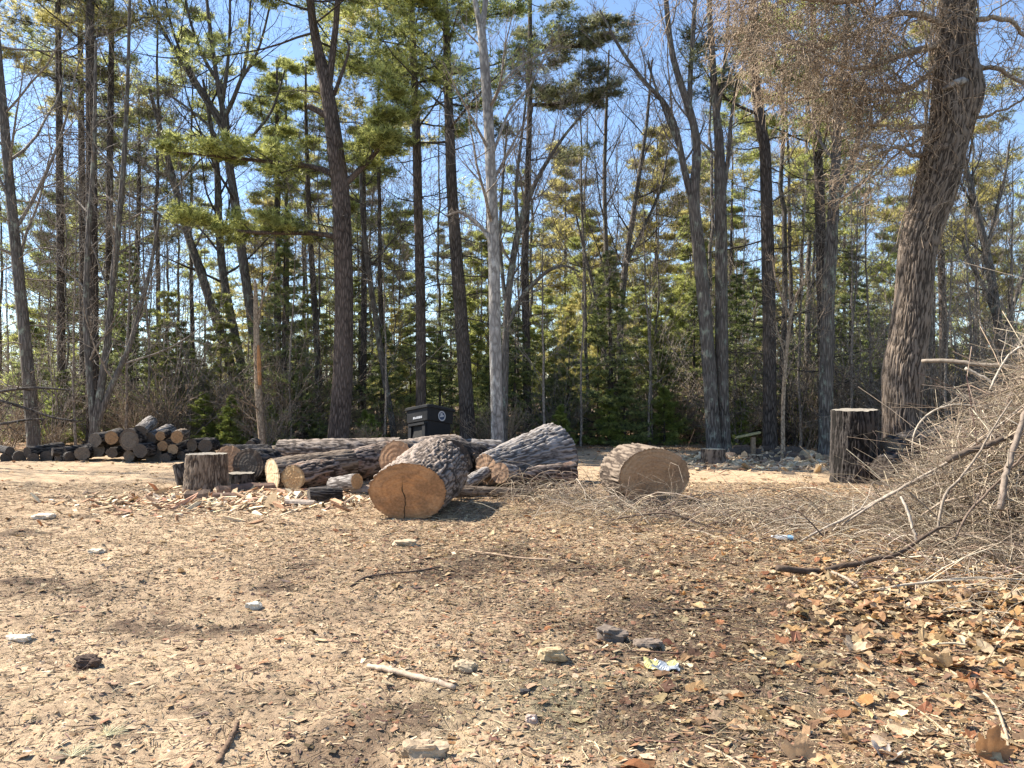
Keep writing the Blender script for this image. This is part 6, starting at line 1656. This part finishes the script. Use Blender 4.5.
big_leaf('curled tan leaf with a dark hollow below, at the bottom right of the middle', 800, 762, 0.1, (0.56, 0.36, 0.2), 0.55, 2, 0.1)
big_leaf('grey flat leaf next to the curled tan one at the bottom', 885, 757, 0.075, (0.4, 0.35, 0.31), 0.1, 3, 1.0)
big_leaf('broad tan leaf on the leaf drift below the pale level stick', 940, 665, 0.13, (0.55, 0.39, 0.22), 0.15, 4, 2.0)
big_leaf('pale tan leaf on the dark soil, left of the leaf drift', 855, 650, 0.1, (0.55, 0.42, 0.28), 0.2, 5, 0.6)
# two tufts of pale pine needles on the sand
for i, (px, py, lab) in enumerate([(107, 740, 'larger tuft of pale pine needles fanned on the sand, bottom left'), (72, 760, 'smaller tuft of pale pine needles at the bottom left corner')]):
    rng = np.random.default_rng(820 + i)
    Y = GY(py); x = (px - 512) / F * Y
    n = 40; a = rng.normal(1.7, 0.8, n)
    d = np.stack([np.cos(a), np.sin(a), np.abs(rng.normal(0.15, 0.1, n))], -1)
    k = np.linspace(0, 1, 5)[None, :, None]
    A = d[:, None] * k * 0.1 * rng.uniform(0.7, 1.2, (n, 1, 1)) - np.array([0, 0, 0.012]) * k ** 2
    mb = MB(); tubes(mb, A, np.full((n, 5), 0.0011), 3, palette(rng, n, [(0.6, 0.57, 0.4), (0.5, 0.46, 0.28)], 0.1))
    tag(part('needle_tuft', mb, M['litter'], None, True, (x, Y, gz(x, Y) + 0.015)), lab, 'pine needles')

# ================================================================== LIGHT, SKY, CAMERA
SUN = np.array([-0.94, 0.31]); SUN = SUN / np.linalg.norm(SUN)
EL = math.radians(45)
sd = Vector((SUN[0] * math.cos(EL), SUN[1] * math.cos(EL), math.sin(EL)))
l = bpy.data.lights.new('sun', 'SUN'); l.energy = 5.0; l.angle = math.radians(0.5); l.color = (1.0, 0.925, 0.81)
lo = bpy.data.objects.new('sun', l); COL.objects.link(lo)
lo.rotation_mode = 'QUATERNION'; lo.rotation_quaternion = sd.to_track_quat('Z', 'Y')
lo.location = (-20, 20, 30)
w = bpy.data.worlds.new('World'); scene.world = w; w.use_nodes = True
nt = w.node_tree
sky = node(nt, 'ShaderNodeTexSky', sky_type='NISHITA')
sky.sun_disc = False; sky.sun_elevation = EL; sky.sun_rotation = math.atan2(SUN[0], SUN[1])
sky.air_density = 0.9; sky.dust_density = 0.1; sky.ozone_density = 2.0
nt.links.new(sky.outputs[0], nt.nodes['Background'].inputs[0])
nt.nodes['Background'].inputs[1].default_value = 0.1
cam = bpy.data.cameras.new('camera'); co = bpy.data.objects.new('camera', cam); COL.objects.link(co)
co.location = (0, 0, EH); co.rotation_euler = (math.pi / 2, 0, 0)
cam.sensor_width = 36; cam.lens = F / 1024 * 36; cam.shift_y = (HY - 384) / 1024
cam.clip_end = 2000; cam.clip_start = 0.05
scene.camera = co
vs = scene.view_settings
vs.view_transform = 'Standard'; vs.look = 'None'; vs.exposure = 1.52; vs.gamma = 1
scene.cycles.use_denoising = True
scene.cycles.max_bounces = 6; scene.cycles.diffuse_bounces = 3; scene.cycles.transparent_max_bounces = 8
